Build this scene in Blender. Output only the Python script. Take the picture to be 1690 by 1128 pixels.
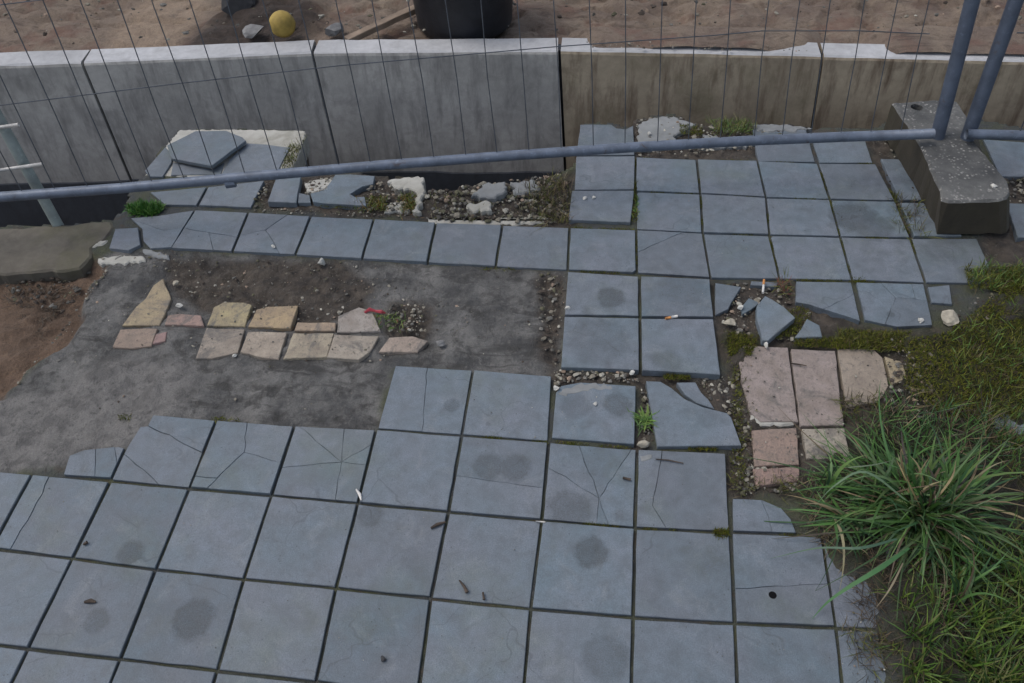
import bpy, bmesh, math, random
import numpy as np
from mathutils import Vector, Matrix

random.seed(11)
rng = np.random.default_rng(11)
scene = bpy.context.scene
col = scene.collection
for o in list(bpy.data.objects):
    bpy.data.objects.remove(o)

# ------------------------------------------------------------------ camera
CAM = np.array([-0.10917, -0.47950, 1.53466])
YAW, PIT, ROLL, F = -0.149717, 0.828852, -0.050661, 1300.0
FW = np.array([math.sin(YAW)*math.cos(PIT), math.cos(YAW)*math.cos(PIT), -math.sin(PIT)])
_r = np.array([math.cos(YAW), -math.sin(YAW), 0.0])
_u = np.cross(_r, FW)
R2 = math.cos(ROLL)*_r + math.sin(ROLL)*_u
U2 = -math.sin(ROLL)*_r + math.cos(ROLL)*_u
cd = bpy.data.cameras.new('camera')
cam = bpy.data.objects.new('camera', cd)
col.objects.link(cam)
cam.matrix_world = Matrix(((R2[0], U2[0], -FW[0], CAM[0]), (R2[1], U2[1], -FW[1], CAM[1]),
                           (R2[2], U2[2], -FW[2], CAM[2]), (0, 0, 0, 1)))
cd.sensor_fit = 'HORIZONTAL'
cd.sensor_width = 36.0
cd.lens = 36.0*F/1690.0
cd.clip_start = 0.02
cd.clip_end = 400
scene.camera = cam

# ------------------------------------------------------------------ light
SUN_EL, SUN_AZ = math.radians(60), math.radians(-85)      # azimuth from +Y towards +X
w = bpy.data.worlds.new('World')
scene.world = w
w.use_nodes = True
wn = w.node_tree.nodes
sky = wn.new('ShaderNodeTexSky')
sky.sky_type = 'NISHITA'
sky.sun_disc = False
sky.sun_elevation = SUN_EL
sky.sun_rotation = SUN_AZ
sky.air_density = 1.0
sky.dust_density = 3.0
hs = wn.new('ShaderNodeHueSaturation')          # overcast: the blue of the clear sky is mostly veiled
hs.inputs['Saturation'].default_value = 0.6
w.node_tree.links.new(sky.outputs[0], hs.inputs['Color'])
w.node_tree.links.new(hs.outputs[0], wn['Background'].inputs[0])
wn['Background'].inputs[1].default_value = 0.125
ld = bpy.data.lights.new('sun', 'SUN')
ld.energy = 0.60
ld.angle = math.radians(26)
ld.color = (1.0, 0.95, 0.88)
sun = bpy.data.objects.new('sun', ld)
col.objects.link(sun)
_sd = Vector((math.sin(SUN_AZ)*math.cos(SUN_EL), math.cos(SUN_AZ)*math.cos(SUN_EL), math.sin(SUN_EL)))
sun.rotation_euler = (-_sd).to_track_quat('-Z', 'Y').to_euler()
sun.location = (0, 0, 8)
vs = scene.view_settings
vs.view_transform = 'Standard'
vs.look = 'None'
vs.gamma = 1.0
vs.exposure = 0.55
vs.use_curve_mapping = False

# ------------------------------------------------------------------ helpers
def ray(x, y):
    d = FW + R2*(x-845)/F - U2*(y-564)/F
    return d

def G(x, y, z=0.0):
    """where a line of sight meets the level z"""
    d = ray(x, y)
    return CAM + d*((z-CAM[2])/d[2])

def G2(x, y, z=0.0):
    p = G(x, y, z)
    return (p[0], p[1])

_ud = ray(1030, 2235)
UP = -_ud/np.linalg.norm(_ud)          # the fence and the wall lean back by some ten degrees

def lean_top(base, x, y):
    """point on the sight line nearest to the leaning upright through base"""
    d = ray(x, y); d = d/np.linalg.norm(d)
    wv = CAM-base
    b = d@UP
    t = (b*(UP@wv)-(d@wv))/(1-b*b)
    return CAM+d*t

def tag(o, label=None, cat=None, group=None, kind=None):
    if label: o['label'] = label
    if cat: o['category'] = cat
    if group: o['group'] = group
    if kind: o['kind'] = kind
    return o

def empty(name, loc):
    o = bpy.data.objects.new(name, None)
    o.empty_display_size = 0.1
    o.location = loc
    col.objects.link(o)
    return o

def link(name, me, mats, parent=None, loc=None):
    for m in (mats if isinstance(mats, (list, tuple)) else [mats]):
        me.materials.append(m)
    o = bpy.data.objects.new(name, me)
    col.objects.link(o)
    if loc is not None:
        o.location = loc
    if parent is not None:
        o.parent = parent
        if loc is not None:
            o.location = Vector(loc)-parent.location
        else:
            o.location = -parent.location
    return o

def mesh_of(name, V, Fc, mats, parent=None, smooth=False, origin=None):
    V = np.asarray(V, float)
    if origin is None:
        origin = V.mean(0); origin[2] = V[:, 2].min()
    me = bpy.data.meshes.new(name)
    me.from_pydata([tuple(v) for v in V-origin], [], Fc)
    if smooth:
        me.polygons.foreach_set('use_smooth', [True]*len(me.polygons))
    me.update()
    return link(name, me, mats, parent, Vector(origin))

def vnoise(x, y, seed=0):
    xi = np.floor(x).astype(np.int64); yi = np.floor(y).astype(np.int64)
    xf = x-xi; yf = y-yi
    def h(a, b):
        n = (a*374761393+b*668265263+seed*1442695041) & 0xffffffff
        n = ((n ^ (n >> 13))*1274126177) & 0xffffffff
        n = n ^ (n >> 16)
        return (n & 0xffff)/65535.0
    u = xf*xf*(3-2*xf); v = yf*yf*(3-2*yf)
    return (h(xi, yi)*(1-u)+h(xi+1, yi)*u)*(1-v)+(h(xi, yi+1)*(1-u)+h(xi+1, yi+1)*u)*v

def fbm(x, y, oct=4, seed=0):
    s = 0; a = .5; tot = 0
    for k in range(oct):
        s = s+a*vnoise(x*2**k+17*k, y*2**k-9*k, seed+k); tot += a; a *= .5
    return s/tot-0.5

def inpoly(x, y, P):
    P = np.asarray(P)
    r = np.zeros(x.shape, bool)
    n = len(P)
    for i in range(n):
        x1, y1 = P[i][:2]; x2, y2 = P[(i+1) % n][:2]
        c = (y1 > y) != (y2 > y)
        if abs(y2-y1) < 1e-12: continue
        r ^= c & (x < (x2-x1)*(y-y1)/(y2-y1)+x1)
    return r

def area(P):
    return 0.5*sum(P[i][0]*P[(i+1) % len(P)][1]-P[(i+1) % len(P)][0]*P[i][1] for i in range(len(P)))

def inset(P, d):
    P = [np.array(p[:2], float) for p in P]
    if area(P) < 0: P = P[::-1]
    n = len(P); out = []
    for i in range(n):
        a = P[i]-P[i-1]; b = P[(i+1) % n]-P[i]
        a = a/(np.linalg.norm(a)+1e-9); b = b/(np.linalg.norm(b)+1e-9)
        na = np.array([-a[1], a[0]]); nb = np.array([-b[1], b[0]])
        m = na+nb; k = max(0.35, 1+na@nb)
        out.append(P[i]+m/k*d)
    return out

def rough_edge(P, step=.03, amp=.0008):
    out = []
    n = len(P)
    for i in range(n):
        a = np.array(P[i][:2], float); b = np.array(P[(i+1) % n][:2], float)
        L = np.linalg.norm(b-a)
        k = max(1, int(L/step))
        nn = np.array([-(b-a)[1], (b-a)[0]])/(L+1e-9)
        for j in range(k):
            t = j/k
            p = a+(b-a)*t
            if j: p = p+nn*random.gauss(0, amp)+(b-a)/k*random.uniform(-.2, .2)
            else: p = p+np.array([random.gauss(0, amp), random.gauss(0, amp)])*.8
            out.append(p)
    return out

def prism(name, P, ztop, thick, mat, parent=None, bev=.0018, amp=.0010, step=.04, tilt=(0, 0), side=None, base=None, drop=0.0):
    """a slab with chipped, slightly rounded upper edge"""
    if area(P) < 0: P = P[::-1]
    P = rough_edge(P, step, amp)
    n = len(P)
    c = np.mean(P, 0)
    top = inset(P, bev)
    V = []
    def z(p, z0): return z0+(p[0]-c[0])*tilt[0]+(p[1]-c[1])*tilt[1]
    for p in top: V.append((p[0], p[1], z(p, ztop)))
    for p in P: V.append((p[0], p[1], z(p, ztop-bev*random.uniform(.7, 1.3))))
    for p in inset(P, drop) if drop else P: V.append((p[0], p[1], z(p, ztop-thick)))
    Fc = [tuple(range(n))]
    for i in range(n):
        j = (i+1) % n
        Fc.append((i, n+i, n+j, j))
        Fc.append((n+i, 2*n+i, 2*n+j, n+j))
    Fc.append(tuple(reversed(range(2*n, 3*n))))
    o = mesh_of(name, V, Fc, mat if side is None else [mat, side], parent, origin=np.array([c[0], c[1], ztop-thick]))
    if side is not None:
        for i, p in enumerate(o.data.polygons):
            p.material_index = 0 if i == 0 else 1
    return o

def tube(pts, r, n=8, cap=True):
    """V, F of a tube along pts"""
    pts = [np.array(p, float) for p in pts]
    V = []; Fc = []
    m = len(pts)
    rs = r if hasattr(r, '__len__') else [r]*m
    for i, p in enumerate(pts):
        t = pts[min(i+1, m-1)]-pts[max(i-1, 0)]
        t = t/np.linalg.norm(t)
        a = np.cross(t, [0, 0, 1.0] if abs(t[2]) < .9 else [1.0, 0, 0]); a /= np.linalg.norm(a)
        b = np.cross(t, a)
        for k in range(n):
            th = 2*math.pi*k/n
            V.append(p+rs[i]*(math.cos(th)*a+math.sin(th)*b))
    for i in range(m-1):
        for k in range(n):
            k2 = (k+1) % n
            Fc.append((i*n+k, i*n+k2, (i+1)*n+k2, (i+1)*n+k))
    if cap:
        Fc.append(tuple(range(n)))
        Fc.append(tuple(range((m-1)*n, m*n))[::-1])
    return V, Fc

def rod(name, pts, r, mat, parent=None, n=8):
    V, Fc = tube(pts, r, n)
    return mesh_of(name, V, Fc, mat, parent, smooth=n > 6)

ICO_V = None
def ico(sub=1):
    bm = bmesh.new()
    bmesh.ops.create_icosphere(bm, subdivisions=sub, radius=1)
    V = np.array([v.co for v in bm.verts]); Fc = np.array([[v.index for v in f.verts] for f in bm.faces])
    bm.free()
    return V, Fc
ICO1 = ico(1); ICO2 = ico(2)

def stone_geo(sub, size, flat=.6, jag=.25):
    V, Fc = (ICO1 if sub == 1 else ICO2)
    s = np.array([random.uniform(.8, 1.3), random.uniform(.7, 1.1), flat*random.uniform(.7, 1.2)])
    q = V*(1+rng.uniform(-jag, jag, (len(V), 1)))*s
    # flat fracture planes
    for k in range(6):
        d = rng.normal(size=3); d /= np.linalg.norm(d)
        h = random.uniform(.35, .8)
        e = q@d-h
        q = q-np.outer(np.maximum(e, 0), d)
    a = random.uniform(0, 6.28)
    R = np.array([[math.cos(a), -math.sin(a), 0], [math.sin(a), math.cos(a), 0], [0, 0, 1]])
    return (q@R.T)*size, Fc

def stone(name, x, y, z, size, mat, label, cat='stone', flat=.6, jag=.22, group=None, sub=2):
    q, Fc = stone_geo(sub, size, flat, jag)
    q[:, 2] -= q[:, 2].min()+size*.08
    o = mesh_of(name, q+np.array([x, y, z]), [tuple(int(i) for i in f) for f in Fc], mat, origin=np.array([x, y, z]))
    return tag(o, label, cat, group)

# ------------------------------------------------------------------ materials
class NT:
    def __init__(self, name):
        self.m = bpy.data.materials.new(name)
        self.m.use_nodes = True
        self.n = self.m.node_tree.nodes
        self.l = self.m.node_tree.links
        self.b = self.n['Principled BSDF']
    def new(self, t, **kw):
        nd = self.n.new(t)
        for k, v in kw.items():
            setattr(nd, k, v)
        return nd
    def set(self, sock, v):
        if hasattr(v, 'is_output') or hasattr(v, 'links'):
            self.l.new(v, sock)
        else:
            sock.default_value = v
    def coord(self, kind='Object'):
        if kind == 'World':
            return self.new('ShaderNodeNewGeometry').outputs['Position']
        return self.new('ShaderNodeTexCoord').outputs[kind]
    def noise(self, scale, vec=None, detail=4, rough=.55, dist=0.0, off=None):
        nd = self.new('ShaderNodeTexNoise')
        nd.inputs['Scale'].default_value = scale
        nd.inputs['Detail'].default_value = detail
        nd.inputs['Roughness'].default_value = rough
        nd.inputs['Distortion'].default_value = dist
        if vec is not None: self.l.new(vec, nd.inputs['Vector'])
        return nd.outputs[0]
    def ramp(self, f, stops):
        nd = self.new('ShaderNodeValToRGB')
        e = nd.color_ramp.elements
        while len(e) < len(stops): e.new(.5)
        for i, (p, c) in enumerate(stops):
            e[i].position = p
            e[i].color = (c, c, c, 1) if not hasattr(c, '__len__') else (*c, 1)
        self.l.new(f, nd.inputs[0])
        return nd.outputs[0]
    def mix(self, f, a, b, mode='MIX'):
        nd = self.new('ShaderNodeMix', data_type='RGBA', blend_type=mode)
        self.set(nd.inputs[0], f)
        for s, v in ((nd.inputs[6], a), (nd.inputs[7], b)):
            if hasattr(v, 'links'): self.l.new(v, s)
            else: s.default_value = (*v, 1) if len(v) == 3 else v
        return nd.outputs[2]
    def math(self, op, a, b=0.0, clamp=False):
        nd = self.new('ShaderNodeMath', operation=op, use_clamp=clamp)
        self.set(nd.inputs[0], a); self.set(nd.inputs[1], b)
        return nd.outputs[0]
    def map(self, f, a, b, c, d):
        nd = self.new('ShaderNodeMapRange')
        self.l.new(f, nd.inputs[0])
        for i, v in enumerate((a, b, c, d)): nd.inputs[i+1].default_value = v
        return nd.outputs[0]
    def attr(self, name):
        return self.new('ShaderNodeAttribute', attribute_name=name)
    def color(self, c): self.set(self.b.inputs['Base Color'], c if hasattr(c, 'links') else (*c, 1))
    def rough(self, v): self.set(self.b.inputs['Roughness'], v)
    def bump(self, h, dist=.002, strength=.6):
        nd = self.new('ShaderNodeBump')
        nd.inputs['Strength'].default_value = strength
        nd.inputs['Distance'].default_value = dist
        self.l.new(h, nd.inputs['Height'])
        self.l.new(nd.outputs[0], self.b.inputs['Normal'])

def simple(name, c, rough=.7, var=.25, scale=30, bump=.001, metal=0.0, coord='Object'):
    t = NT(name)
    v = t.coord(coord)
    n1 = t.noise(scale, v, 5)
    a = tuple(x*(1-var) for x in c); b = tuple(min(1, x*(1+var)) for x in c)
    cc = t.ramp(n1, [(.3, a), (.7, b)])
    if metal:                                  # zinc bloom and specks of rust
        cc = t.mix(t.map(t.noise(70, v, 5, .7), .56, .70, 0, .55), cc, tuple(min(1, x*1.8) for x in c))
        cc = t.mix(t.map(t.noise(19, v, 6, .75, .6), .62, .70, 0, .65), cc, (.085, .055, .038))
    t.color(cc)
    t.rough(rough)
    t.b.inputs['Metallic'].default_value = metal
    if bump: t.bump(t.noise(scale*4, v, 5), bump, .6)
    return t.m

# dark round marks left on the paving (pixel x, y, radius px, strength)
MARKS = [(975, 912, 33, .42), (806, 770, 30, .34), (850, 772, 30, .34), (216, 912, 25, .40), (318, 1022, 40, .42), (300, 1040, 20, .15),
         (612, 850, 25, .30), (940, 840, 40, .32), (1008, 492, 28, .42), (1020, 668, 28, .34), (950, 670, 30, .26), (990, 565, 60, .22),
         (1100, 600, 30, .16), (1125, 480, 45, .18), (1000, 1085, 45, .26), (160, 1025, 24, .30), (745, 668, 16, .32), (1275, 983, 7, .98),
         (1410, 358, 46, .45), (1440, 375, 40, .35), (1170, 690, 30, .10), (700, 925, 40, .08), (980, 1100, 30, .12), (1180, 925, 25, .10),
         (1560, 415, 40, .14), (1420, 510, 10, .3), (1470, 520, 8, .3)]

def make_tile_mat(name, base, base2):
    t = NT(name)
    P = t.coord('World')
    oi = t.new('ShaderNodeObjectInfo')
    rnd = oi.outputs['Random']
    lo = t.noise(5.5, P, 3, .5)
    c = t.mix(t.map(lo, .35, .65, 0, 1), base, base2)
    br = t.map(rnd, 0, 1, .80, 1.14)
    rn2 = t.math('FRACT', t.math('MULTIPLY', rnd, 7.31))
    c = t.mix(t.map(rn2, 0, 1, 0, .55), c, (.182, .196, .228))
    c = t.mix(1.0, c, t.mix(br, (0, 0, 0), (1, 1, 1)), 'MULTIPLY')
    mid = t.noise(28, P, 5, .65)
    c = t.mix(t.map(mid, .32, .66, .50, 0), c, (.060, .070, .078))
    grime = t.noise(9.5, P, 7, .72, 1.2)
    c = t.mix(t.map(grime, .52, .72, 0, .42), c, (.070, .078, .080))
    # pale dusty wear
    wear = t.noise(13, P, 6, .7, .8)
    c = t.mix(t.map(wear, .54, .74, 0, .34), c, (.29, .31, .33))
    # greenish film
    alg = t.noise(3.3, P, 5, .65)
    c = t.mix(t.map(alg, .52, .70, 0, .36), c, (.115, .145, .100))
    fine = t.noise(420, P, 3, .7)
    c = t.mix(t.map(fine, .36, .64, .42, 0), c, (.055, .065, .072))
    spk = t.new('ShaderNodeTexVoronoi', feature='F1')
    spk.inputs['Scale'].default_value = 95
    t.l.new(P, spk.inputs['Vector'])
    gate = t.noise(17, P, 2)
    s1 = t.math('MULTIPLY', t.map(spk.outputs['Distance'], .10, .20, 1, 0), t.map(gate, .55, .62, 0, .6))
    c = t.mix(s1, c, (.045, .05, .055))
    # fine scratches and hair lines
    wv = t.new('ShaderNodeTexVoronoi', feature='DISTANCE_TO_EDGE')
    wv.inputs['Scale'].default_value = 6.0
    dv = t.new('ShaderNodeVectorMath', operation='ADD')
    nz = t.new('ShaderNodeTexNoise'); nz.inputs['Scale'].default_value = 9
    t.l.new(P, nz.inputs['Vector'])
    sc = t.new('ShaderNodeVectorMath', operation='SCALE'); sc.inputs['Scale'].default_value = .18
    t.l.new(nz.outputs['Color'], sc.inputs[0])
    t.l.new(P, dv.inputs[0]); t.l.new(sc.outputs[0], dv.inputs[1])
    t.l.new(dv.outputs[0], wv.inputs['Vector'])
    hair = t.math('MULTIPLY', t.map(wv.outputs['Distance'], .004, .012, 1, 0), t.map(t.noise(4.1, P, 2), .5, .62, 0, .38))
    c = t.mix(hair, c, (.05, .055, .06))
    # round dark marks
    tot = None
    wob = t.noise(45, P, 4, .7)
    fl = t.new('ShaderNodeVectorMath', operation='MULTIPLY'); fl.inputs[1].default_value = (1, 1, 0)
    t.l.new(P, fl.inputs[0])
    for (x, y, r, s) in MARKS:
        p = G(x, y); q = G(x+r, y)
        rr = float(np.linalg.norm(q-p))
        vm = t.new('ShaderNodeVectorMath', operation='DISTANCE')
        t.l.new(fl.outputs[0], vm.inputs[0]); vm.inputs[1].default_value = (p[0], p[1], 0)
        d = t.math('ADD', vm.outputs['Value'], t.map(wob, 0, 1, -rr*.35, rr*.35)) if r > 12 else vm.outputs['Value']
        f = t.map(d, rr*.72, rr*1.0, s*1.15, 0)
        tot = f if tot is None else t.math('MAXIMUM', tot, f)
    c = t.mix(t.math('MULTIPLY', tot, t.map(fine, .2, .7, 1.25, .75)), c, (.022, .026, .028))
    t.color(c)
    t.rough(t.map(mid, .3, .7, .55, .78))
    h = t.math('ADD', t.math('MULTIPLY', fine, .5), t.math('MULTIPLY', mid, 1.0))
    t.bump(h, .0026, .7)
    return t.m

M = {}
M['tile'] = make_tile_mat('slate_tile', (.142, .196, .238), (.184, .212, .255))

def make_bed():
    t = NT('bed_grit')
    P = t.coord('World')
    A = t.attr('zone')
    sep = t.new('ShaderNodeSeparateColor')
    t.l.new(A.outputs['Color'], sep.inputs[0])
    B = t.attr('zone2')
    sep2 = t.new('ShaderNodeSeparateColor')
    t.l.new(B.outputs['Color'], sep2.inputs[0])
    n1 = t.noise(9, P, 6, .65); n2 = t.noise(60, P, 5, .7); n3 = t.noise(260, P, 4, .7); n4 = t.noise(22, P, 5, .6, .6)
    joint = t.mix(t.map(n1, .4, .62, 0, 1), (.066, .072, .074), (.080, .088, .046))
    joint = t.mix(t.map(n4, .55, .7, 0, .8), joint, (.085, .060, .038))
    mortar = t.mix(t.map(n1, .38, .62, 0, 1), (.076, .076, .076), (.215, .210, .200))
    mortar = t.mix(t.map(n4, .50, .64, 0, .8), mortar, (.048, .046, .043))
    ps = t.noise(4.2, P, 8, .75, 1.6)
    mortar = t.mix(t.map(ps, .57, .66, 0, .75), mortar, (.25, .245, .235))
    mortar = t.mix(t.map(n2, .54, .70, 0, .6), mortar, (.22, .21, .195))
    mp = t.new('ShaderNodeMapping'); mp.inputs['Scale'].default_value = (5, 16, 1); mp.inputs['Rotation'].default_value = (0, 0, -.25)
    t.l.new(P, mp.inputs['Vector'])
    stq = t.noise(1.0, mp.outputs[0], 6, .7, 1.0)
    mortar = t.mix(t.map(stq, .52, .62, 0, .7), mortar, (.050, .048, .045))
    light = t.mix(t.map(n4, .42, .60, 0, 1), (.235, .226, .214), (.150, .144, .138))
    light = t.mix(t.map(n2, .56, .68, 0, .7), light, (.06, .058, .055))
    dirt = t.mix(t.map(n4, .36, .64, 0, 1), (.038, .031, .026), (.105, .085, .066))
    dirt = t.mix(t.map(n2, .57, .72, 0, .75), dirt, (.20, .185, .16))
    soil = t.mix(t.map(n1, .38, .62, 0, 1), (.125, .080, .052), (.20, .130, .086))
    soil = t.mix(t.map(n2, .54, .74, 0, .6), soil, (.035, .022, .015))
    moss = t.mix(t.map(n2, .36, .64, 0, 1), (.016, .017, .009), (.044, .046, .016))
    moss = t.mix(t.map(n4, .50, .62, 0, .9), moss, (.042, .034, .030))
    c = joint
    for s, k in ((sep.outputs[0], mortar), (sep2.outputs[0], light), (sep.outputs[1], dirt), (sep.outputs[2], soil), (sep2.outputs[1], moss)):
        c = t.mix(s, c, k)
    c = t.mix(t.map(n3, .35, .7, .35, 0), c, (.02, .02, .02))
    t.color(c)
    t.rough(.9)
    h = t.math('ADD', t.math('MULTIPLY', n2, 1.0), t.math('MULTIPLY', n3, .45))
    t.bump(h, .014, .9)
    return t.m
M['bed'] = make_bed()

def make_paver():
    t = NT('clinker_paver')
    P = t.coord('World')
    oi = t.new('ShaderNodeObjectInfo')
    A = t.new('ShaderNodeVectorMath', operation='ADD')
    base = oi.outputs['Color']
    n1 = t.noise(16, P, 5, .65); n2 = t.noise(90, P, 5, .7); n3 = t.noise(420, P, 3, .7)
    c = t.mix(t.map(n1, .40, .66, 0, .65), base, (.20, .165, .135))
    sm = t.noise(7.5, P, 7, .7, .9)
    c = t.mix(t.map(sm, .54, .62, 0, .8), c, (.145, .138, .128))
    c = t.mix(t.map(n2, .54, .72, 0, .65), c, (.10, .085, .075))
    e = t.noise(38, P, 6, .7, 1.0)
    c = t.mix(t.map(e, .56, .68, 0, .55), c, (.12, .115, .11))
    c = t.mix(t.map(n3, .4, .7, .25, 0), c, (.11, .09, .08))
    t.color(c); t.rough(.85)
    t.bump(t.math('ADD', n2, t.math('MULTIPLY', n3, .4)), .006, .9)
    return t.m
M['paver'] = make_paver()

def concrete(name, lo, hi, stain, amt=.6, streak=True, green=.0, speck=0.0):
    t = NT(name)
    P = t.coord('World')
    n1 = t.noise(3.2, P, 6, .62); n2 = t.noise(38, P, 6, .7); n3 = t.noise(220, P, 4, .7)
    c = t.mix(t.map(n1, .35, .66, 0, 1), lo, hi)
    if streak:
        mp = t.new('ShaderNodeMapping'); mp.inputs['Scale'].default_value = (22, 22, 1.6)
        t.l.new(P, mp.inputs['Vector'])
        st = t.noise(1.0, mp.outputs[0], 5, .65)
        c = t.mix(t.map(st, .48, .72, 0, amt), c, stain)
    m2 = t.noise(8.5, P, 5, .7, .7)
    c = t.mix(t.map(m2, .52, .70, 0, .5), c, stain)
    if green:
        g = t.noise(5, P, 5, .7)
        c = t.mix(t.map(g, .5, .7, 0, green), c, (.085, .085, .035))
    c = t.mix(t.map(n2, .35, .7, .3, 0), c, tuple(x*.45 for x in lo))
    if speck:
        vo = t.new('ShaderNodeTexVoronoi'); vo.inputs['Scale'].default_value = 88
        t.l.new(P, vo.inputs['Vector'])
        g = t.noise(24, P, 3)
        c = t.mix(t.math('MULTIPLY', t.map(vo.outputs['Distance'], .16, .40, 1, 0), t.map(g, .42, .62, 0, speck)), c, (.34, .33, .31))
    t.color(c); t.rough(.88)
    t.bump(t.math('ADD', t.math('MULTIPLY', n2, .8), t.math('MULTIPLY', n3, .5)), .009 if speck else .002, .8)
    return t.m
M['wall_grey'] = concrete('wall_concrete_grey', (.29, .285, .27), (.45, .44, .415), (.155, .15, .147), .85)
M['wall_brown'] = concrete('wall_concrete_stained', (.285, .238, .172), (.42, .355, .26), (.105, .070, .046), .95, green=.4)
M['dark_band'] = concrete('dark_wall_band', (.035, .040, .050), (.055, .062, .075), (.025, .027, .03), .5)
M['wall_top'] = concrete('wall_top_concrete', (.36, .365, .375), (.47, .475, .49), (.27, .27, .27), .3, False)
M['foot'] = concrete('foot_concrete', (.048, .050, .052), (.20, .20, .19), (.030, .031, .031), .85, False, speck=.95)
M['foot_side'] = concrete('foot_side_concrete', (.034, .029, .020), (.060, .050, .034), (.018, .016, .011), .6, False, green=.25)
M['slab'] = concrete('old_slab_concrete', (.080, .070, .055), (.165, .148, .120), (.040, .035, .029), .85, False, green=.5)
M['white_mortar'] = concrete('white_mortar', (.34, .33, .29), (.52, .51, .47), (.17, .16, .12), .5, False, green=.25)
M['grey_mortar'] = concrete('grey_mortar', (.17, .18, .185), (.29, .30, .30), (.09, .09, .085), .5, False, green=.2)
M['galv'] = simple('galvanised_tube', (.125, .150, .195), .5, .25, 24, .0004, .3, 'World')
M['post'] = simple('dull_post_tube', (.085, .105, .145), .5, .22, 20, .0005, .3, 'World')
M['pale_post'] = simple('pale_galvanised_post', (.26, .30, .29), .5, .22, 24, .0005, .25, 'World')
M['wire'] = simple('fence_wire', (.080, .090, .105), .55, .3, 40, 0, .4)
M['rodm'] = simple('pale_rod', (.45, .44, .42), .5, .2, 40, 0, .2)
M['white_stone'] = simple('white_stone', (.50, .49, .45), .85, .35, 60, .002)
M['cream_stone'] = simple('cream_stone', (.33, .30, .24), .85, .35, 60, .003)
M['grey_stone'] = simple('grey_stone', (.17, .17, .17), .85, .3, 45, .002)
M['dark_stone'] = simple('dark_stone', (.028, .028, .03), .7, .3, 45, .002)
M['rubber'] = simple('black_rubber', (.016, .018, .024), .5, .35, 14, .002)
M['matt_black'] = simple('matt_black', (.006, .006, .007), .95, .2, 40, 0)
M['matt_black'].node_tree.nodes['Principled BSDF'].inputs['Specular IOR Level'].default_value = .1
M['ball'] = simple('ochre_ball', (.29, .205, .045), .75, .38, 22, .003)
M['wood'] = simple('weathered_wood', (.20, .15, .11), .85, .35, 18, .002)
M['red'] = simple('red_plastic', (.32, .03, .045), .45, .3, 40, 0)
M['paper'] = simple('white_paper', (.60, .58, .55), .7, .15, 90, 0)
M['filter'] = simple('tan_filter', (.50, .22, .07), .8, .2, 200, 0)
M['twig'] = simple('dry_twig', (.055, .040, .03), .85, .3, 80, .001)

def make_vcol(name, rough=.8, spec=.3, bump=0.0, scale=60, dark=.35):
    t = NT(name)
    A = t.attr('Col')
    P = t.coord('World')
    n = t.noise(scale, P, 4, .6)
    c = t.mix(t.map(n, .3, .7, dark, 0), A.outputs['Color'], (.01, .012, .005) if not bump else (.03, .028, .024))
    t.color(c)
    t.rough(rough)
    t.b.inputs['Specular IOR Level'].default_value = spec
    if bump: t.bump(t.noise(300, P, 4), bump, .7)
    return t.m
M['leaf'] = make_vcol('grass_blade', .55, .35, dark=.12)
M['moss'] = make_vcol('moss_leaf', .9, .1, dark=.15)
M['rubble'] = make_vcol('rubble_grit', .9, .2, .002, 130)

def make_sand():
    t = NT('building_sand')
    P = t.coord('World')
    A = t.attr('zone')
    sep = t.new('ShaderNodeSeparateColor'); t.l.new(A.outputs['Color'], sep.inputs[0])
    n1 = t.noise(4.5, P, 6, .65, .6); n2 = t.noise(26, P, 6, .7); n3 = t.noise(180, P, 4, .75)
    c = t.mix(t.map(n1, .36, .64, 0, 1), (.30, .235, .175), (.195, .145, .115))
    c = t.mix(t.map(n2, .52, .7, 0, .7), c, (.09, .062, .046))
    r = t.noise(7, P, 4)
    c = t.mix(t.map(r, .54, .66, 0, .6), c, (.19, .095, .07))
    mp = t.new('ShaderNodeMapping'); mp.inputs['Scale'].default_value = (6, 19, 1)
    t.l.new(P, mp.inputs['Vector'])
    rp = t.noise(1.0, mp.outputs[0], 6, .7, .8)
    c = t.mix(t.map(rp, .54, .66, 0, .75), c, (.080, .056, .042))
    damp = t.mix(t.map(n2, .4, .65, 0, 1), (.060, .044, .036), (.022, .017, .015))
    c = t.mix(sep.outputs[0], c, damp)
    pale = t.mix(t.map(n2, .4, .65, 0, 1), (.38, .29, .21), (.29, .215, .155))
    c = t.mix(sep.outputs[1], c, pale)
    c = t.mix(t.map(n3, .4, .7, .3, 0), c, (.06, .045, .035))
    t.color(c); t.rough(.95)
    t.bump(t.math('ADD', n2, t.math('MULTIPLY', n3, .5)), .02, .9)
    return t.m
M['sand'] = make_sand()
M['trench'] = simple('trench_soil', (.055, .045, .038), .95, .4, 6, .01, 0, 'World')

# ------------------------------------------------------------------ setting: trench floor / ground
WT = 0.10                                    # level of the wall top
me_v = [(-80, -80, -.66), (80, -80, -.66), (80, 80, -.66), (-80, 80, -.66)]
g = mesh_of('ground', me_v, [(0, 1, 2, 3)], M['trench'], origin=np.array([0, 0, -.66]))
tag(g, kind='structure')

def grid_axis(segs):
    out = []
    for a, b, s in segs:
        out += list(np.arange(a, b-1e-9, s))
    out.append(segs[-1][1])
    return np.array(out)

def set_attr(me, name, arr):
    a = me.color_attributes.new(name, 'FLOAT_COLOR', 'POINT')
    full = np.ones((len(me.vertices), 4), np.float32)
    full[:, :arr.shape[1]] = arr
    a.data.foreach_set('color', full.ravel())

def blur(a, k=1):
    for _ in range(k):
        b = a.copy()
        b[1:-1, 1:-1] = (a[1:-1, 1:-1]*2+a[:-2, 1:-1]+a[2:, 1:-1]+a[1:-1, :-2]+a[1:-1, 2:])/6
        a = b
    return a

def PX(pts, z=0.0):
    return [G2(x, y, z) for x, y in pts]

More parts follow.
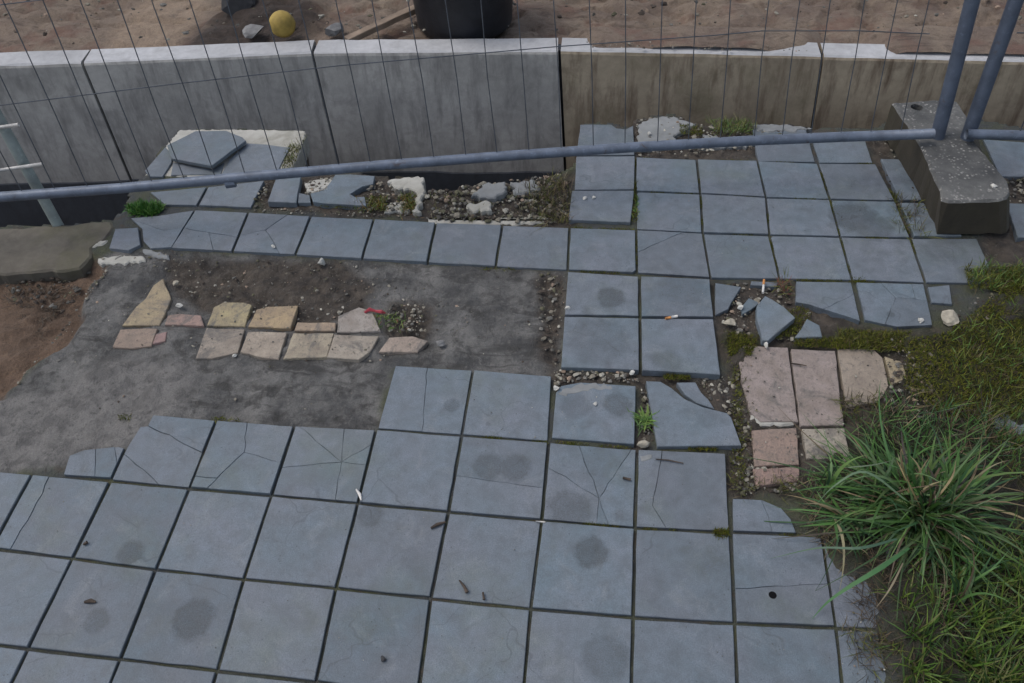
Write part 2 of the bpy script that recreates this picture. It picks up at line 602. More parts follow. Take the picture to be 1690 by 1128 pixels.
# sandy ground behind the wall
xs = grid_axis([(-60, -4, 2.0), (-4, 3.2, .02), (3.2, 60, 2.0)])
ys = grid_axis([(1.70, 3.6, .02), (3.6, 6, .12), (6, 90, 3.0)])
X, Y = np.meshgrid(xs, ys)
Z = np.full(X.shape, WT-.045)
rel = fbm(X*2.2, Y*2.2, 5, 3)*.10+fbm(X*14, Y*14, 4, 5)*.045-np.clip(.07-np.abs(fbm(X*5, Y*11, 4, 6)), 0, .07)*.30
back = np.clip((Y-2.25)/.35, 0, 1)
Z += rel*(.35+.65*back)
mound = PX([(285, 70), (300, 45), (345, 12), (420, -10), (520, -10), (530, 20), (470, 66), (400, 70)], WT)
jx = X+fbm(X*9, Y*9, 4, 8)*.10; jy = Y+fbm(X*9, Y*9, 4, 9)*.10
mm = blur(inpoly(jx, jy, mound).astype(float), 6)
Z += mm*.035*(back)
spill = PX([(958, 40), (960, 60), (972, 76), (1040, 80), (1100, 83), (1262, 87), (1300, 80), (1345, 70), (1345, 40)], WT+.01)
spill2 = PX([(1452, 40), (1456, 74), (1475, 89), (1690, 97), (2200, 110), (2200, 30)], WT+.01)
sp = np.maximum(inpoly(jx*.25+X*.75, jy*.25+Y*.75, spill), inpoly(jx*.25+X*.75, jy*.25+Y*.75, spill2)).astype(float)
sp = blur(sp, 4)
Z = np.where(sp > .02, np.maximum(Z, WT-.03+sp*(.045+.5*fbm(X*14, Y*14, 4, 5)*.03)), Z)
Z += np.clip((Y-3.0), 0, 3)*.03
pale = blur(inpoly(jx, jy, PX([(170, 82), (190, 5), (230, -30), (330, -30), (330, 10), (290, 40), (270, 78)], WT)).astype(float), 3)
ny, nx = X.shape
idx = np.arange(nx*ny).reshape(ny, nx)
_wl = [G2(x, y, WT) for x, y in ((-290, 116), (135, 104), (515, 87.5), (923, 84.5), (1358, 93), (1800, 104))]
front = np.interp(X, [p[0] for p in _wl], [p[1] for p in _wl])
front = np.where(X > _wl[-1][0], _wl[-1][1]+.02*(X-_wl[-1][0]), front)
front = np.where(X < _wl[0][0], _wl[0][1]-.10*(_wl[0][0]-X), front)
ok = Y > front+.012
Z = np.where(Y < front+.05, np.maximum(Z-.0, WT-.05), Z)
Fq = np.stack([idx[:-1, :-1], idx[:-1, 1:], idx[1:, 1:], idx[1:, :-1]], -1)
Fq = Fq[ok[:-1, :-1] & ok[:-1, 1:] & ok[1:, 1:] & ok[1:, :-1]]
me = bpy.data.meshes.new('sandy_ground')
me.from_pydata(np.stack([X, Y, Z], -1).reshape(-1, 3).tolist(), [], Fq.tolist())
me.polygons.foreach_set('use_smooth', [True]*len(me.polygons))
set_attr(me, 'zone', np.stack([mm.ravel(), pale.ravel(), sp.ravel()], 1))
sand = link('sandy_ground', me, M['sand'])
tag(sand, kind='structure')

# ------------------------------------------------------------------ retaining wall of five seen panels (two more run out of frame)
JP = [(-290, 116), (135, 104), (515, 87.5), (923, 84.5), (1358, 93), (1800, 104)]
JB = [(-290, 92), (135, 81), (515, 66), (923, 60), (1358, 70), (1800, 79)]
tops = [G(x, y, WT) for x, y in JP]
tops = [2*tops[0]-tops[1]]+tops+[2*tops[-1]-tops[-2]]      # one more panel at either end, out of frame
def wall_drop(x, y, i):
    a = tops[i]; e = tops[i+1]-a; n_ = np.cross(UP, e)
    d = ray(x, y); p = CAM+d*(((a-CAM)@n_)/(d@n_))
    return (p-a)@UP/(1-0)-((p-a)@e/(e@e))*(e@UP)
BAND_TOP = float(np.mean([wall_drop(160, 322, 2), wall_drop(300, 305, 2), wall_drop(640, 270, 3), wall_drop(850, 262, 3)]))
wall = empty('retaining_wall', (float(tops[3][0]), float(tops[3][1]), -.66))
tag(wall, 'long grey concrete retaining wall of upright panels with a pale top beyond the trench', 'wall')
for i in range(7):
    a, b = tops[i].copy(), tops[i+1].copy()
    e = (b-a)/np.linalg.norm(b-a)
    a = a+e*.005; b = b-e*.005
    nb = np.cross(UP, e); nb /= np.linalg.norm(nb)
    if nb[1] < 0: nb = -nb
    nb = np.array([nb[0], nb[1], 0]); nb /= np.linalg.norm(nb)
    th = .105
    off = random.uniform(-.003, .003)
    a = a+nb*off; b = b+nb*off
    prof = [(0.0, -.80), (0.0, -.012), (.003, -.004), (.011, 0.0), (th-.006, .0015), (th, -.006), (th, -.80)]
    V = []
    K = 13
    for k in range(K):
        p = a+(b-a)*k/(K-1)
        for (d, z) in prof:
            q = p+nb*d+UP*z
            if -.02 < z: q = q+np.array([0, 0, random.gauss(0, .0008)])
            V.append(q)
    n = len(prof)
    Fc = []; mi = []
    for k in range(K-1):
        for j in range(n-1):
            Fc.append((k*n+j, (k+1)*n+j, (k+1)*n+j+1, k*n+j+1))
            mi.append(1 if j in (2, 3, 4) else 0)
    Fc.append(tuple(range(n))[::-1]); mi.append(0)
    Fc.append(tuple(range((K-1)*n, K*n))); mi.append(0)
    o = mesh_of('wall_panel', V, Fc, [M['wall_brown' if i >= 4 else 'wall_grey'], M['wall_top']], wall)
    o.data.polygons.foreach_set('material_index', mi)
    if i == 4:
        o['label'] = 'wall panel with sand spilled over its top and brown stains on its face'
    if i < 4:                                   # thin dark blue-grey strip over the lower face of the panel
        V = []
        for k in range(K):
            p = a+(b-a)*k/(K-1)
            h = BAND_TOP+.006*fbm(np.array([p[0]*9]), np.array([p[1]*9]), 3, 4)[0]*4
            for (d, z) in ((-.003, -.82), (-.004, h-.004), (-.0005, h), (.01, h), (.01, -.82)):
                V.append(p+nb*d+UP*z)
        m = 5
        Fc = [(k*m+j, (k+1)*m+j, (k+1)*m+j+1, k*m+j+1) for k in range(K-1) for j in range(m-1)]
        mesh_of('lower_band', V, Fc, M['dark_band'], wall)
# dark joint filler set back between panels
for i in range(1, 7):
    p = tops[i]
    e = tops[i]-tops[i-1]; e /= np.linalg.norm(e)
    nb = np.array([-e[1], e[0], 0.0])
    q = p+nb*.03
    V = []
    for (s, d, z) in ((-.012, 0, -.8), (.012, 0, -.8), (.012, 0, -.012), (-.012, 0, -.012), (-.012, .05, -.8), (.012, .05, -.8), (.012, .05, -.012), (-.012, .05, -.012)):
        V.append(q+e*s*.38+nb*d+UP*z)
    mesh_of('joint_filler', V, [(0, 1, 2, 3), (7, 6, 5, 4), (3, 2, 6, 7), (0, 3, 7, 4), (1, 5, 6, 2)], M['rubber'], wall)

# ------------------------------------------------------------------ pavement bed
edge_px = [(-1500, 470), (-300, 395), (8, 374), (100, 371), (183, 364), (206, 346), (212, 312), (240, 290), (262, 250), (296, 214), (400, 214), (502, 216),
           (503, 232), (486, 268), (470, 288), (560, 284), (640, 289), (699, 292), (702, 318), (735, 313), (790, 301), (850, 299), (900, 290), (930, 284),
           (944, 275), (952, 230), (958, 205), (1010, 204), (1035, 211), (1050, 196), (1075, 191), (1110, 188), (1150, 200), (1195, 213), (1240, 203),
           (1300, 203), (1345, 211), (1440, 213), (1470, 195), (1590, 192), (1690, 212), (1950, 226), (2600, 240)]
edge = PX(edge_px, -.012)
outline = edge+[(3.3, -2.4), (-4.4, -2.4)]
zmortar = PX([(150, 425), (205, 408), (280, 411), (600, 428), (933, 444), (925, 610), (905, 622), (640, 600), (615, 712), (250, 690), (200, 740), (100, 772),
              (8, 774), (-400, 790), (-400, 700), (8, 650), (100, 545), (140, 470)])
zlight = PX([(-400, 710), (30, 650), (100, 640), (185, 585), (330, 600), (290, 680), (250, 690), (200, 740), (100, 772), (-400, 785)])
zdirt = [PX(p) for p in (
    [(265, 420), (560, 430), (625, 470), (600, 522), (480, 530), (330, 503), (270, 470)],
    [(880, 450), (936, 452), (926, 612), (895, 590)],
    [(905, 606), (1190, 616), (1175, 460), (1330, 460), (1420, 540), (1560, 540), (1560, 800), (1320, 830), (1205, 822), (1215, 745), (1120, 635), (905, 640)],
    [(690, 290), (950, 275), (945, 372), (690, 366)], [(1040, 190), (1345, 195), (1345, 225), (1245, 262), (1040, 262)],
    [(1620, 285), (1900, 285), (1900, 460), (1640, 430)], [(430, 285), (700, 285), (695, 356), (420, 350)], [(1050, 630), (1090, 630), (1090, 740), (1052, 740)],
    [(640, 495), (705, 500), (705, 560), (640, 550)], [(1440, 225), (1480, 225), (1550, 400), (1490, 392)])]
zpit = PX([(-900, 420), (120, 425), (150, 425), (163, 437), (143, 470), (126, 505), (100, 545), (50, 600), (8, 650), (-900, 800)])
zmoss = [PX(p) for p in (
    [(1500, 545), (1560, 545), (1640, 480), (1700, 440), (2600, 420), (3200, 1500), (1490, 1500), (1470, 1000), (1380, 900), (1320, 820), (1400, 720), (1500, 690), (1480, 640), (1510, 600)],
    [(1385, 545), (1505, 548), (1490, 580), (1380, 576)], [(1195, 545), (1255, 552), (1240, 590), (1200, 590)], [(1310, 556), (1400, 556), (1395, 578), (1310, 574)])]
xs = np.arange(-4.3, 3.21, .0115); ys = np.arange(-2.3, 2.45, .0115)
X, Y = np.meshgrid(xs, ys)
jx = X+fbm(X*16, Y*16, 4, 1)*.035; jy = Y+fbm(X*16, Y*16, 4, 2)*.035
ex = X+fbm(X*22, Y*22, 3, 11)*.02; ey = Y+fbm(X*22, Y*22, 3, 12)*.02
inside = inpoly(ex, ey, outline)
def zone(P, j=True):
    ps = P if isinstance(P[0], list) else [P]
    r = np.zeros(X.shape, bool)
    for p in ps: r |= inpoly(jx if j else X, jy if j else Y, p)
    return r.astype(float)
wm = zone(zmortar); wl = zone(zlight)
jx, jy = jx+fbm(X*7, Y*7, 5, 41)*.10, jy+fbm(X*7, Y*7, 5, 42)*.08
wd = zone(zdirt); wp = zone(zpit); wg = zone(zmoss)
n_lo = fbm(X*7, Y*7, 5, 21); n_hi = fbm(X*45, Y*45, 3, 22)
Z = np.full(X.shape, -.0075)+n_hi*.005
n_rg = np.abs(fbm(X*11+3*n_lo, Y*11, 4, 31))
Z += blur(wm, 2)*(-.0050+n_lo*.012+n_hi*.007-np.clip(.10-n_rg, 0, .1)*.05)
Z += blur(wl, 3)*(.004+n_lo*.008)
Z += blur(wd, 2)*(-.008+n_lo*.018+n_hi*.018)
Z += blur(wg, 3)*(.008+n_lo*.055+n_hi*.028)
Z += blur(wp, 2)*(-.036+n_lo*.04+n_hi*.022)
ny, nx = X.shape
idx = np.arange(nx*ny).reshape(ny, nx)
cell = inside[:-1, :-1] & inside[:-1, 1:] & inside[1:, 1:] & inside[1:, :-1]
Fq = np.stack([idx[:-1, :-1], idx[:-1, 1:], idx[1:, 1:], idx[1:, :-1]], -1)[cell]
used = np.zeros(nx*ny, bool); used[Fq.ravel()] = True
remap = np.cumsum(used)-1
V = np.stack([X, Y, Z], -1).reshape(-1, 3)[used]
z1 = np.stack([blur(wm).ravel(), blur(wd, 2).ravel(), blur(wp).ravel()], 1)[used]
z2 = np.stack([blur(wl, 3).ravel(), blur(wg, 3).ravel(), wl.ravel()*0], 1)[used]
Fq = remap[Fq]
# skirts down the broken edge
ed = np.concatenate([Fq[:, [0, 1]], Fq[:, [1, 2]], Fq[:, [2, 3]], Fq[:, [3, 0]]])
key = np.sort(ed, 1); kk = key[:, 0]*(len(V)+1)+key[:, 1]
uq, first, cnt = np.unique(kk, return_index=True, return_counts=True)
be = ed[first[cnt == 1]]
rv = np.unique(be); rm = {int(v): i for i, v in enumerate(rv)}
levels = [-.05, -.16, -.34, -.68]
allV = [V]; a1 = [z1]; a2 = [z2]; Fs = []
prev = {int(v): int(v) for v in rv}
basei = len(V)
for L in levels:
    W = V[rv].copy(); W[:, 2] = L+rng.normal(0, .006, len(rv))
    W[:, :2] += rng.normal(0, .004, (len(rv), 2)); W[:, 1] -= (abs(L))*.10
    allV.append(W)
    zz = np.zeros((len(rv), 3)); zz[:, 2] = .25; zz[:, 1] = .75
    a1.append(zz); a2.append(np.zeros((len(rv), 3)))
    cur = {int(v): basei+i for i, v in enumerate(rv)}
    for p, q in be:
        Fs.append((prev[int(q)], prev[int(p)], cur[int(p)], cur[int(q)]))
    prev = cur; basei += len(rv)
V = np.concatenate(allV)
me = bpy.data.meshes.new('pavement')
me.from_pydata(V.tolist(), [], Fq.tolist()+Fs)
me.polygons.foreach_set('use_smooth', [True]*len(me.polygons))
set_attr(me, 'zone', np.concatenate(a1)); set_attr(me, 'zone2', np.concatenate(a2))
pave = link('pavement', me, M['bed'])
tag(pave, kind='structure')

# ------------------------------------------------------------------ paving tiles
NODE = {}
def put(j, pts):
    for c, x, y in pts: NODE[(c, j)] = G2(x, y)
put(0, [(-6, 46, 1071), (-5, 198, 1088), (-4, 358, 1107), (-3, 521, 1126), (-2, 690, 1146), (-1, 862, 1166), (0, 1041, 1183), (1, 1220, 1199), (2, 1400, 1212)])
put(1, [(-6, 119, 922), (-5, 257, 940.5), (-4, 402, 956), (-3, 554, 971), (-2, 711, 988), (-1, 876, 1005), (0, 1045, 1019), (1, 1213, 1029), (2, 1380, 1036), (3, 1545, 1040), (-7, -14, 905)])
put(2, [(-7, 53, 782), (-6, 182, 794), (-5, 312, 806), (-4, 448, 818), (-3, 591, 831), (-2, 740, 845), (-1, 894, 859), (0, 1048, 871.5), (1, 1206, 879), (2, 1357, 885), (3, 1510, 890), (-8, -72, 771)])
put(3, [(-6, 237, 683), (-5, 357, 692), (-4, 486, 702), (-3, 621, 708), (-2, 762, 718), (-1, 906, 729), (0, 1052, 740), (1, 1199, 747)])
put(4, [(-3, 651, 602), (-2, 781, 609), (-1, 912, 620), (0, 1055, 629)])
put(6, [(-7, 280, 411), (-6, 383, 416), (-5, 487, 421), (-4, 597, 428), (-3, 705, 434), (-2, 818, 440), (-1, 937, 446), (0, 1051, 451), (1, 1173, 459), (2, 1287, 461), (3, 1407, 463), (4, 1528, 467), (5, 1650, 470)])
put(7, [(-7, 322, 346), (-6, 410, 350), (-5, 513, 356), (-4, 617, 361), (-3, 720, 367), (-2, 829, 371), (-1, 940, 375), (0, 1050, 379), (1, 1160, 385), (2, 1270, 388), (3, 1387, 391), (4, 1503, 393), (5, 1613, 392)])
put(8, [(0, 1049, 316), (1, 1156, 320), (2, 1264, 326), (3, 1370, 329), (4, 1478, 332)])
put(9, [(0, 1049, 259), (1, 1150, 263), (2, 1250, 265), (3, 1350, 269), (4, 1446, 270)])
def nd(c, j):
    if (c, j) in NODE: return np.array(NODE[(c, j)])
    # continue the grid one pitch at a time
    for s in (1, -1):
        if (c+s, j) in NODE and (c+2*s, j) in NODE:
            return 2*np.array(NODE[(c+s, j)])-np.array(NODE[(c+2*s, j)])
    return None
for j in (0, 1, 2):                                  # a few more columns out of frame
    for c in range(-8, -13, -1):
        if (c, j) not in NODE:
            v = nd(c, j)
            if v is not None: NODE[(c, j)] = tuple(v)
for c in (-7,): NODE[(c, 0)] = tuple(nd(c, 0))
for c in range(-8, -13, -1): NODE[(c, 0)] = tuple(nd(c, 0))
for c in (3, 4): NODE[(c, 0)] = tuple(nd(c, 0))
for j in range(-1, -6, -1):
    for c in range(-12, 4):
        NODE[(c, j)] = tuple(np.array(NODE[(c, j+1)])*2-np.array(NODE[(c, j+2)])) if j == -1 and (c, j+2) in NODE else tuple(np.array(NODE[(c, j+1)])-np.array((0.0, .2)))

def star(P, c, ends):
    """break a tile into shards along cracks that run from c towards the ends"""
    if area(P) < 0: P = P[::-1]
    P = [np.array(p) for p in P]; c = np.array(c); n = len(P)
    hits = []
    for e in ends:
        d = np.array(e)-c
        best = None
        for i in range(n):
            a = P[i]; b = P[(i+1) % n]; s = b-a
            den = d[0]*s[1]-d[1]*s[0]
            if abs(den) < 1e-12: continue
            t = ((a-c)[0]*s[1]-(a-c)[1]*s[0])/den
            u = ((a-c)[0]*d[1]-(a-c)[1]*d[0])/den
            if t > 1e-6 and 0 <= u <= 1 and (best is None or t < best[0]):
                best = (t, i+u, a+s*u)
        if best: hits.append((best[1], best[2]))
    hits.sort(key=lambda h: h[0])
    rays = []
    for h in hits:
        L = np.linalg.norm(h[1]-c); m = max(1, int(L/.022)); q = [c]
        nn = np.array([-(h[1]-c)[1], (h[1]-c)[0]])/L
        for k in range(1, m): q.append(c+(h[1]-c)*k/m+nn*random.gauss(0, .0014))
        q.append(h[1]); rays.append(q)
    out = []
    for k in range(len(hits)):
        t0, t1 = hits[k][0], hits[(k+1) % len(hits)][0]
        if t1 <= t0: t1 += n
        mid = [P[i % n] for i in range(int(math.floor(t0))+1, int(math.ceil(t1))) if t0 < i < t1]
        poly = rays[k]+mid+rays[(k+1) % len(hits)][::-1][:-1]
        if abs(area(poly)) > 2e-5: out.append(poly)
    return out

CR = {(-6, 2): [((290, 725), [(246, 704), (345, 752)]), ((236, 775), [(205, 750), (265, 803)])],
      (-5, 2): [((403, 747), [(408, 696), (356, 793), (462, 764)]), ((358, 790), [(322, 786), (385, 815)])],
      (-4, 2): [((564, 763), [(496, 706), (569, 705), (608, 737), (600, 767), (553, 828), (468, 772)])],
      (-3, 3): [((701, 655), [(706, 604), (696, 714)])],
      (-2, 2): [((835, 797), [(745, 784), (897, 806)])],
      (-1, 2): [((989, 822), [(956, 735), (1043, 740), (905, 772), (985, 866), (1006, 868)])],
      (0, 2): [((1077, 835), [(1092, 748), (1100, 873)])],
      (1, 1): [((1280, 968), [(1212, 972), (1365, 965)])],
      (-7, 1): [((70, 815), [(82, 785), (20, 900)])],
      (-7, 6): [((345, 384), [(300, 376), (390, 392), (352, 412)])],
      (-6, 6): [((438, 380), [(400, 388), (470, 358), (462, 419)])],
      (0, 6): [((1085, 402), [(1051, 417), (1130, 384)])],
      (1, 0): [((1300, 1060), [(1213, 1075), (1385, 1052)])] if False else [],
      (2, 0): [((1420, 1075), [(1408, 1030), (1440, 1130)])]}
GAP = .0037
def lay(P, z=0.0, cracks=(), name='tile', gap=GAP, tilt=None, thick=.022):
    P = inset(P, gap)
    parts = [P]
    for c, ends in cracks:
        c = np.array(G2(*c)); ends = [G2(*e) for e in ends]
        for i, q in enumerate(parts):
            if inpoly(np.array([c[0]]), np.array([c[1]]), q)[0]:
                parts[i:i+1] = star(q, c, ends)
                break
    tl = tilt or (random.gauss(0, .006), random.gauss(0, .006))
    zz = z+random.gauss(0, .0009)
    if len(parts) == 1:
        return [prism(name, parts[0], zz, thick, M['tile'], pave, bev=.0013, amp=.0005, tilt=tl)]
    out = []
    for q in parts:
        t2 = (tl[0]+random.gauss(0, .0015), tl[1]+random.gauss(0, .0015))
        out.append(prism('tile_fragment', inset(q, .00035), zz+random.gauss(0, .0004), thick, M['tile'], pave, bev=.0008, amp=.0003, step=.03, tilt=t2))
    return out
def chip(P):
    """now and then a corner is knocked off"""
    out = []
    for i in range(4):
        p = np.array(P[i]); a = np.array(P[i-1])-p; b = np.array(P[(i+1) % 4])-p
        if random.random() < .05:
            u, v = random.uniform(.004, .009)+GAP, random.uniform(.004, .009)+GAP
            q1 = p+a/np.linalg.norm(a)*u; q2 = p+b/np.linalg.norm(b)*v
            out += [tuple(q1), tuple((q1+q2)/2+(p-(q1+q2)/2)*random.uniform(-.15, .35)), tuple(q2)]
        else: out.append(tuple(p))
    return out
def cellpoly(c, j):
    q = [NODE.get(k) for k in ((c, j), (c+1, j), (c+1, j+1), (c, j+1))]
    return None if any(v is None for v in q) else q
CELLS = [(c, j) for j in range(-5, 1) for c in range(-12, 3)]+[(c, 1) for c in range(-12, 3)]
CELLS += [(c, 2) for c in range(-6, 1)]+[(c, 3) for c in (-3, -2)]
CELLS += [(c, 6) for c in range(-7, 5)]+[(c, 7) for c in range(0, 4)]+[(c, 8) for c in range(0, 4)]
for cj in CELLS:
    P = cellpoly(*cj)
    if P is None: continue
    if cj == (-6, 2):
        P = [NODE[(-6, 2)], NODE[(-5, 2)], NODE[(-5, 3)], G2(252, 684), G2(243, 702), G2(231, 703), G2(208, 738)]
    if cj[0] >= 2 and cj[1] < 2:
        lay(P, -.004, CR.get(cj, ()))
    else:
        lay(chip(P) if len(P) == 4 and cj not in CR else P, 0.0, CR.get(cj, ()))

def piece(px, z=0.0, name='tile', gap=.001, tilt=None, thick=.022, amp=None, cracks=()):
    P = [G2(x, y, z) for x, y in px]
    return lay(P, z, cracks, name, gap, tilt, thick)
# broken and displaced tiles of the paving
piece([(104, 785), (114, 752), (140, 742), (196, 737), (206, 739), (183, 790)], 0, 'tile_fragment', .002, cracks=[((158, 765), [(158, 738), (156, 792)]), ((192, 755), [(189, 736), (194, 772)])])
piece([(1208, 822), (1257, 824), (1290, 838), (1306, 856), (1316, 881), (1209, 877)], 0, 'tile_fragment', .002, cracks=[((1268, 852), [(1255, 822), (1276, 884)])])
piece([(916, 648), (925, 636), (958, 630), (1000, 633), (1051, 637), (1049, 735), (909, 724)], 0, 'tile_fragment', .003)
piece([(1066, 628), (1090, 629), (1108, 640), (1130, 658), (1160, 672), (1200, 682), (1207, 690), (1224, 737), (1085, 737)], .006, 'tile_fragment', .001, (.02, .0))
piece([(1116, 631), (1148, 631), (1158, 648), (1170, 660), (1180, 676), (1150, 666), (1130, 652)], .003, 'tile_fragment', .001)
# the four larger tiles that slipped forward
piece([(937, 448), (1054, 456), (1055, 522), (931, 520)], .001, gap=.002)
piece([(931, 521.5), (1055, 524), (1056, 611), (925, 607)], .005, gap=.002)
piece([(1057, 456), (1172, 461), (1178, 524), (1058, 523)], .002, gap=.002)
piece([(1058, 525), (1178, 526), (1190, 620), (1059, 613)], .006, gap=.002)
# broken row to the right of them
piece([(1180, 467), (1224, 474), (1207, 501), (1202, 511), (1180, 521)], -.002, 'tile_fragment')
piece([(1313, 464), (1406, 465), (1421, 531), (1399, 524), (1357, 511), (1335, 504), (1312, 500)], 0, 'tile_fragment', .002, cracks=[((1402, 490), [(1370, 505), (1412, 482)])])
piece([(1412, 466), (1525, 469), (1540, 538), (1480, 541), (1427, 529)], 0, 'tile_fragment', .002, cracks=[((1478, 492), [(1450, 464), (1512, 495), (1460, 538)]), ((1511, 494), [(1503, 466), (1540, 500)])])
piece([(1531, 474), (1567, 470), (1572, 503), (1537, 500)], -.001, 'tile_fragment')
piece([(1240, 464), (1285, 466), (1282, 474), (1238, 471)], -.002, 'tile_fragment')
piece([(1255, 500), (1240, 512), (1225, 520), (1222, 508), (1236, 492)], -.006, 'tile_fragment')
# strip at the far side: left end
piece([(190, 378), (228, 376), (232, 405), (212, 414), (180, 410)], .002, 'tile_fragment', .001)
piece([(215, 360), (260, 356), (320, 347), (283, 408), (248, 410), (236, 398), (234, 378)], 0, 'tile_fragment', .001, cracks=[((270, 380), [(240, 370), (305, 375)])])
# leftover tiles on the far edge
piece([(407, 236), (440, 238), (478, 243), (455, 289), (364, 288), (378, 263), (402, 241)], 0)
piece([(285, 267), (350, 279), (370, 268), (364, 288), (330, 288), (281, 289)], -.001, 'tile_fragment')
piece([(273, 243), (285, 255), (283, 268), (268, 291), (246, 291), (238, 282)], .003, 'tile_fragment', .001, (-.03, .02))
piece([(247, 317), (341, 309), (324, 339), (272, 338), (262, 330)], 0)
piece([(344, 309), (436, 298), (414, 343), (328, 339)], 0)
piece([(455, 294), (497, 291), (489, 335), (441, 333)], .010, 'tile_fragment')
piece([(553, 288), (577, 287), (619, 290), (616, 304), (598, 308), (578, 321), (587, 326), (602, 325), (605, 341), (534, 337), (516, 334), (512, 320), (535, 314)], .006, 'tile_fragment', .001, (0, -.02))
piece([(492, 318), (512, 322), (513, 335), (491, 335)], .003, 'tile_fragment')
piece([(957, 205), (1009, 205), (1018, 211), (1032, 213), (1046, 206), (1048, 256), (951, 257)], .002, gap=.002)
piece([(951, 259), (1048, 258), (1047, 313), (948, 314)], .004, gap=.001)
piece([(944, 315), (1047, 314.5), (1041, 367), (938, 363)], .005, gap=.001)
piece([(1241, 213), (1330, 209), (1346, 268), (1251, 266)], 0, gap=.002)
piece([(1336, 218), (1424, 216), (1441, 269), (1352, 269)], 0, gap=.002)
piece([(1452, 262), (1500, 262), (1538, 330), (1484, 331)], -.002, gap=.003)
piece([(1484, 334), (1540, 334), (1590, 391), (1508, 391)], -.002, gap=.003)
piece([(1622, 230), (1712, 236), (1742, 292), (1650, 292)], 0, gap=.002)
piece([(1660, 335), (1760, 337), (1790, 392), (1680, 392)], -.002, gap=.002)
piece([(1632, 684), (1700, 680), (1720, 742), (1650, 748)], .004, 'tile_fragment', .001, (.05, .03))

# clinker pavers laid bare where tiles are gone
PEACH, PINK, ROSE, GREYP, YEL = (.44, .325, .215, 1), (.37, .312, .255, 1), (.35, .245, .205, 1), (.41, .355, .295, 1), (.44, .36, .225, 1)
def paver(px, colr, z=-.009, tilt=None):
    P = inset([G2(x, y, z) for x, y in px], -.0028)
    o = prism('paver', P, z, .05, M['paver'], pave, bev=.0016, amp=.0008, step=.03, tilt=tilt or (random.gauss(0, .012), random.gauss(0, .012)))
    c = [min(1, v*random.uniform(.92, 1.08)) for v in colr[:3]]
    o.color = (*c, 1)
    return o
for px, c in (([(204, 536), (226, 507), (241, 494), (254, 472), (268, 462), (280, 494), (271, 518), (261, 535)], PEACH),
              ([(278, 522), (296, 519), (330, 521), (334, 536), (274, 535)], ROSE),
              ([(343, 536), (354, 508), (369, 501), (402, 501), (414, 504), (403, 537)], YEL),
              ([(411, 538), (424, 512), (440, 507), (490, 506), (478, 541)], PEACH),
              ([(492, 533), (553, 534), (552, 545), (488, 544)], YEL), ([(560, 522), (592, 508), (612, 514), (625, 546), (557, 547)], GREYP),
              ([(200, 545), (258, 544), (248, 570), (218, 574), (188, 572)], ROSE), ([(258, 552), (274, 548), (271, 562), (254, 566)], ROSE),
              ([(342, 543), (402, 545), (390, 581), (350, 590), (324, 590)], PINK), ([(410, 549), (471, 549), (458, 591), (430, 588), (398, 581)], GREYP),
              ([(486, 551), (549, 551), (538, 588), (470, 591)], GREYP), ([(553, 553), (622, 556), (610, 580), (592, 593), (541, 589)], GREYP),
              ([(643, 558), (680, 556), (704, 563), (688, 580), (628, 580)], GREYP)):
    paver(px, c, -.0045)
for px, c in (([(1219, 572), (1299, 575), (1315, 694), (1256, 694), (1238, 678), (1226, 630)], PINK),
              ([(1307, 578), (1377, 581), (1391, 700), (1323, 701)], PINK), ([(1384, 578), (1440, 577), (1455, 591), (1464, 637), (1447, 662), (1400, 670)], PINK),
              ([(1463, 591), (1487, 598), (1496, 622), (1474, 632)], PEACH), ([(1243, 712), (1313, 707), (1316, 764), (1247, 768)], ROSE),
              ([(1326, 710), (1392, 708), (1402, 760), (1333, 756)], GREYP), ([(1245, 776), (1316, 772), (1318, 792), (1250, 800)], ROSE), ([(1505, 640), (1535, 645), (1530, 662), (1508, 660)], YEL)):
    paver(px, c, -.004)

# mortar remains on the far edge (parts of the pavement)
def mortar(px, z, thick, mat, tilt=(0, 0), amp=.004):
    P = [G2(x, y, z) for x, y in px]
    return prism('mortar_remnant', P, z, thick, mat, pave, bev=.004, amp=amp, step=.009, tilt=tilt)
mortar([(296, 214), (372, 213), (440, 214), (503, 216), (503, 228), (490, 262), (478, 284), (400, 292), (262, 292), (238, 290), (262, 255)], -.006, .07, M['white_mortar'], (0, 0), .0018)
mortar([(640, 297), (665, 292), (699, 292), (701, 312), (690, 352), (683, 350), (687, 318), (668, 312), (650, 310)], .006, .05, M['white_mortar'])
mortar([(502, 306), (520, 296), (548, 293), (552, 303), (534, 314), (512, 318)], .004, .03, M['white_mortar'])
mortar([(640, 336), (668, 332), (676, 349), (632, 350)], -.002, .03, M['white_mortar'])
mortar([(704, 360), (800, 362), (840, 357), (905, 356), (920, 366), (850, 371), (770, 371), (708, 369)], -.010, .02, M['white_mortar'], amp=.003)
mortar([(778, 318), (800, 304), (832, 302), (838, 316), (812, 326)], .012, .05, M['grey_mortar'], (.1, .05))
mortar([(842, 303), (880, 296), (892, 312), (850, 322)], .003, .05, M['grey_mortar'], (-.08, .1))
mortar([(770, 335), (806, 332), (812, 346), (780, 350)], .008, .03, M['white_mortar'], (.1, .1))
mortar([(1052, 206), (1075, 194), (1112, 191), (1150, 206), (1125, 216), (1112, 226), (1120, 240), (1054, 246)], -.001, .06, M['grey_mortar'])
mortar([(1160, 222), (1200, 226), (1240, 224), (1244, 240), (1160, 244)], -.003, .05, M['grey_mortar'])
mortar([(1245, 206), (1300, 205), (1340, 212), (1310, 218), (1250, 216)], .003, .05, M['grey_mortar'])
mortar([(162, 425), (200, 421), (238, 424), (240, 432), (200, 436), (165, 433)], -.009, .02, M['white_mortar'], (.03, .05), .003)
mortar([(146, 404), (165, 397), (176, 396), (172, 403), (150, 410)], -.004, .02, M['white_mortar'], (.0, .05), .003)
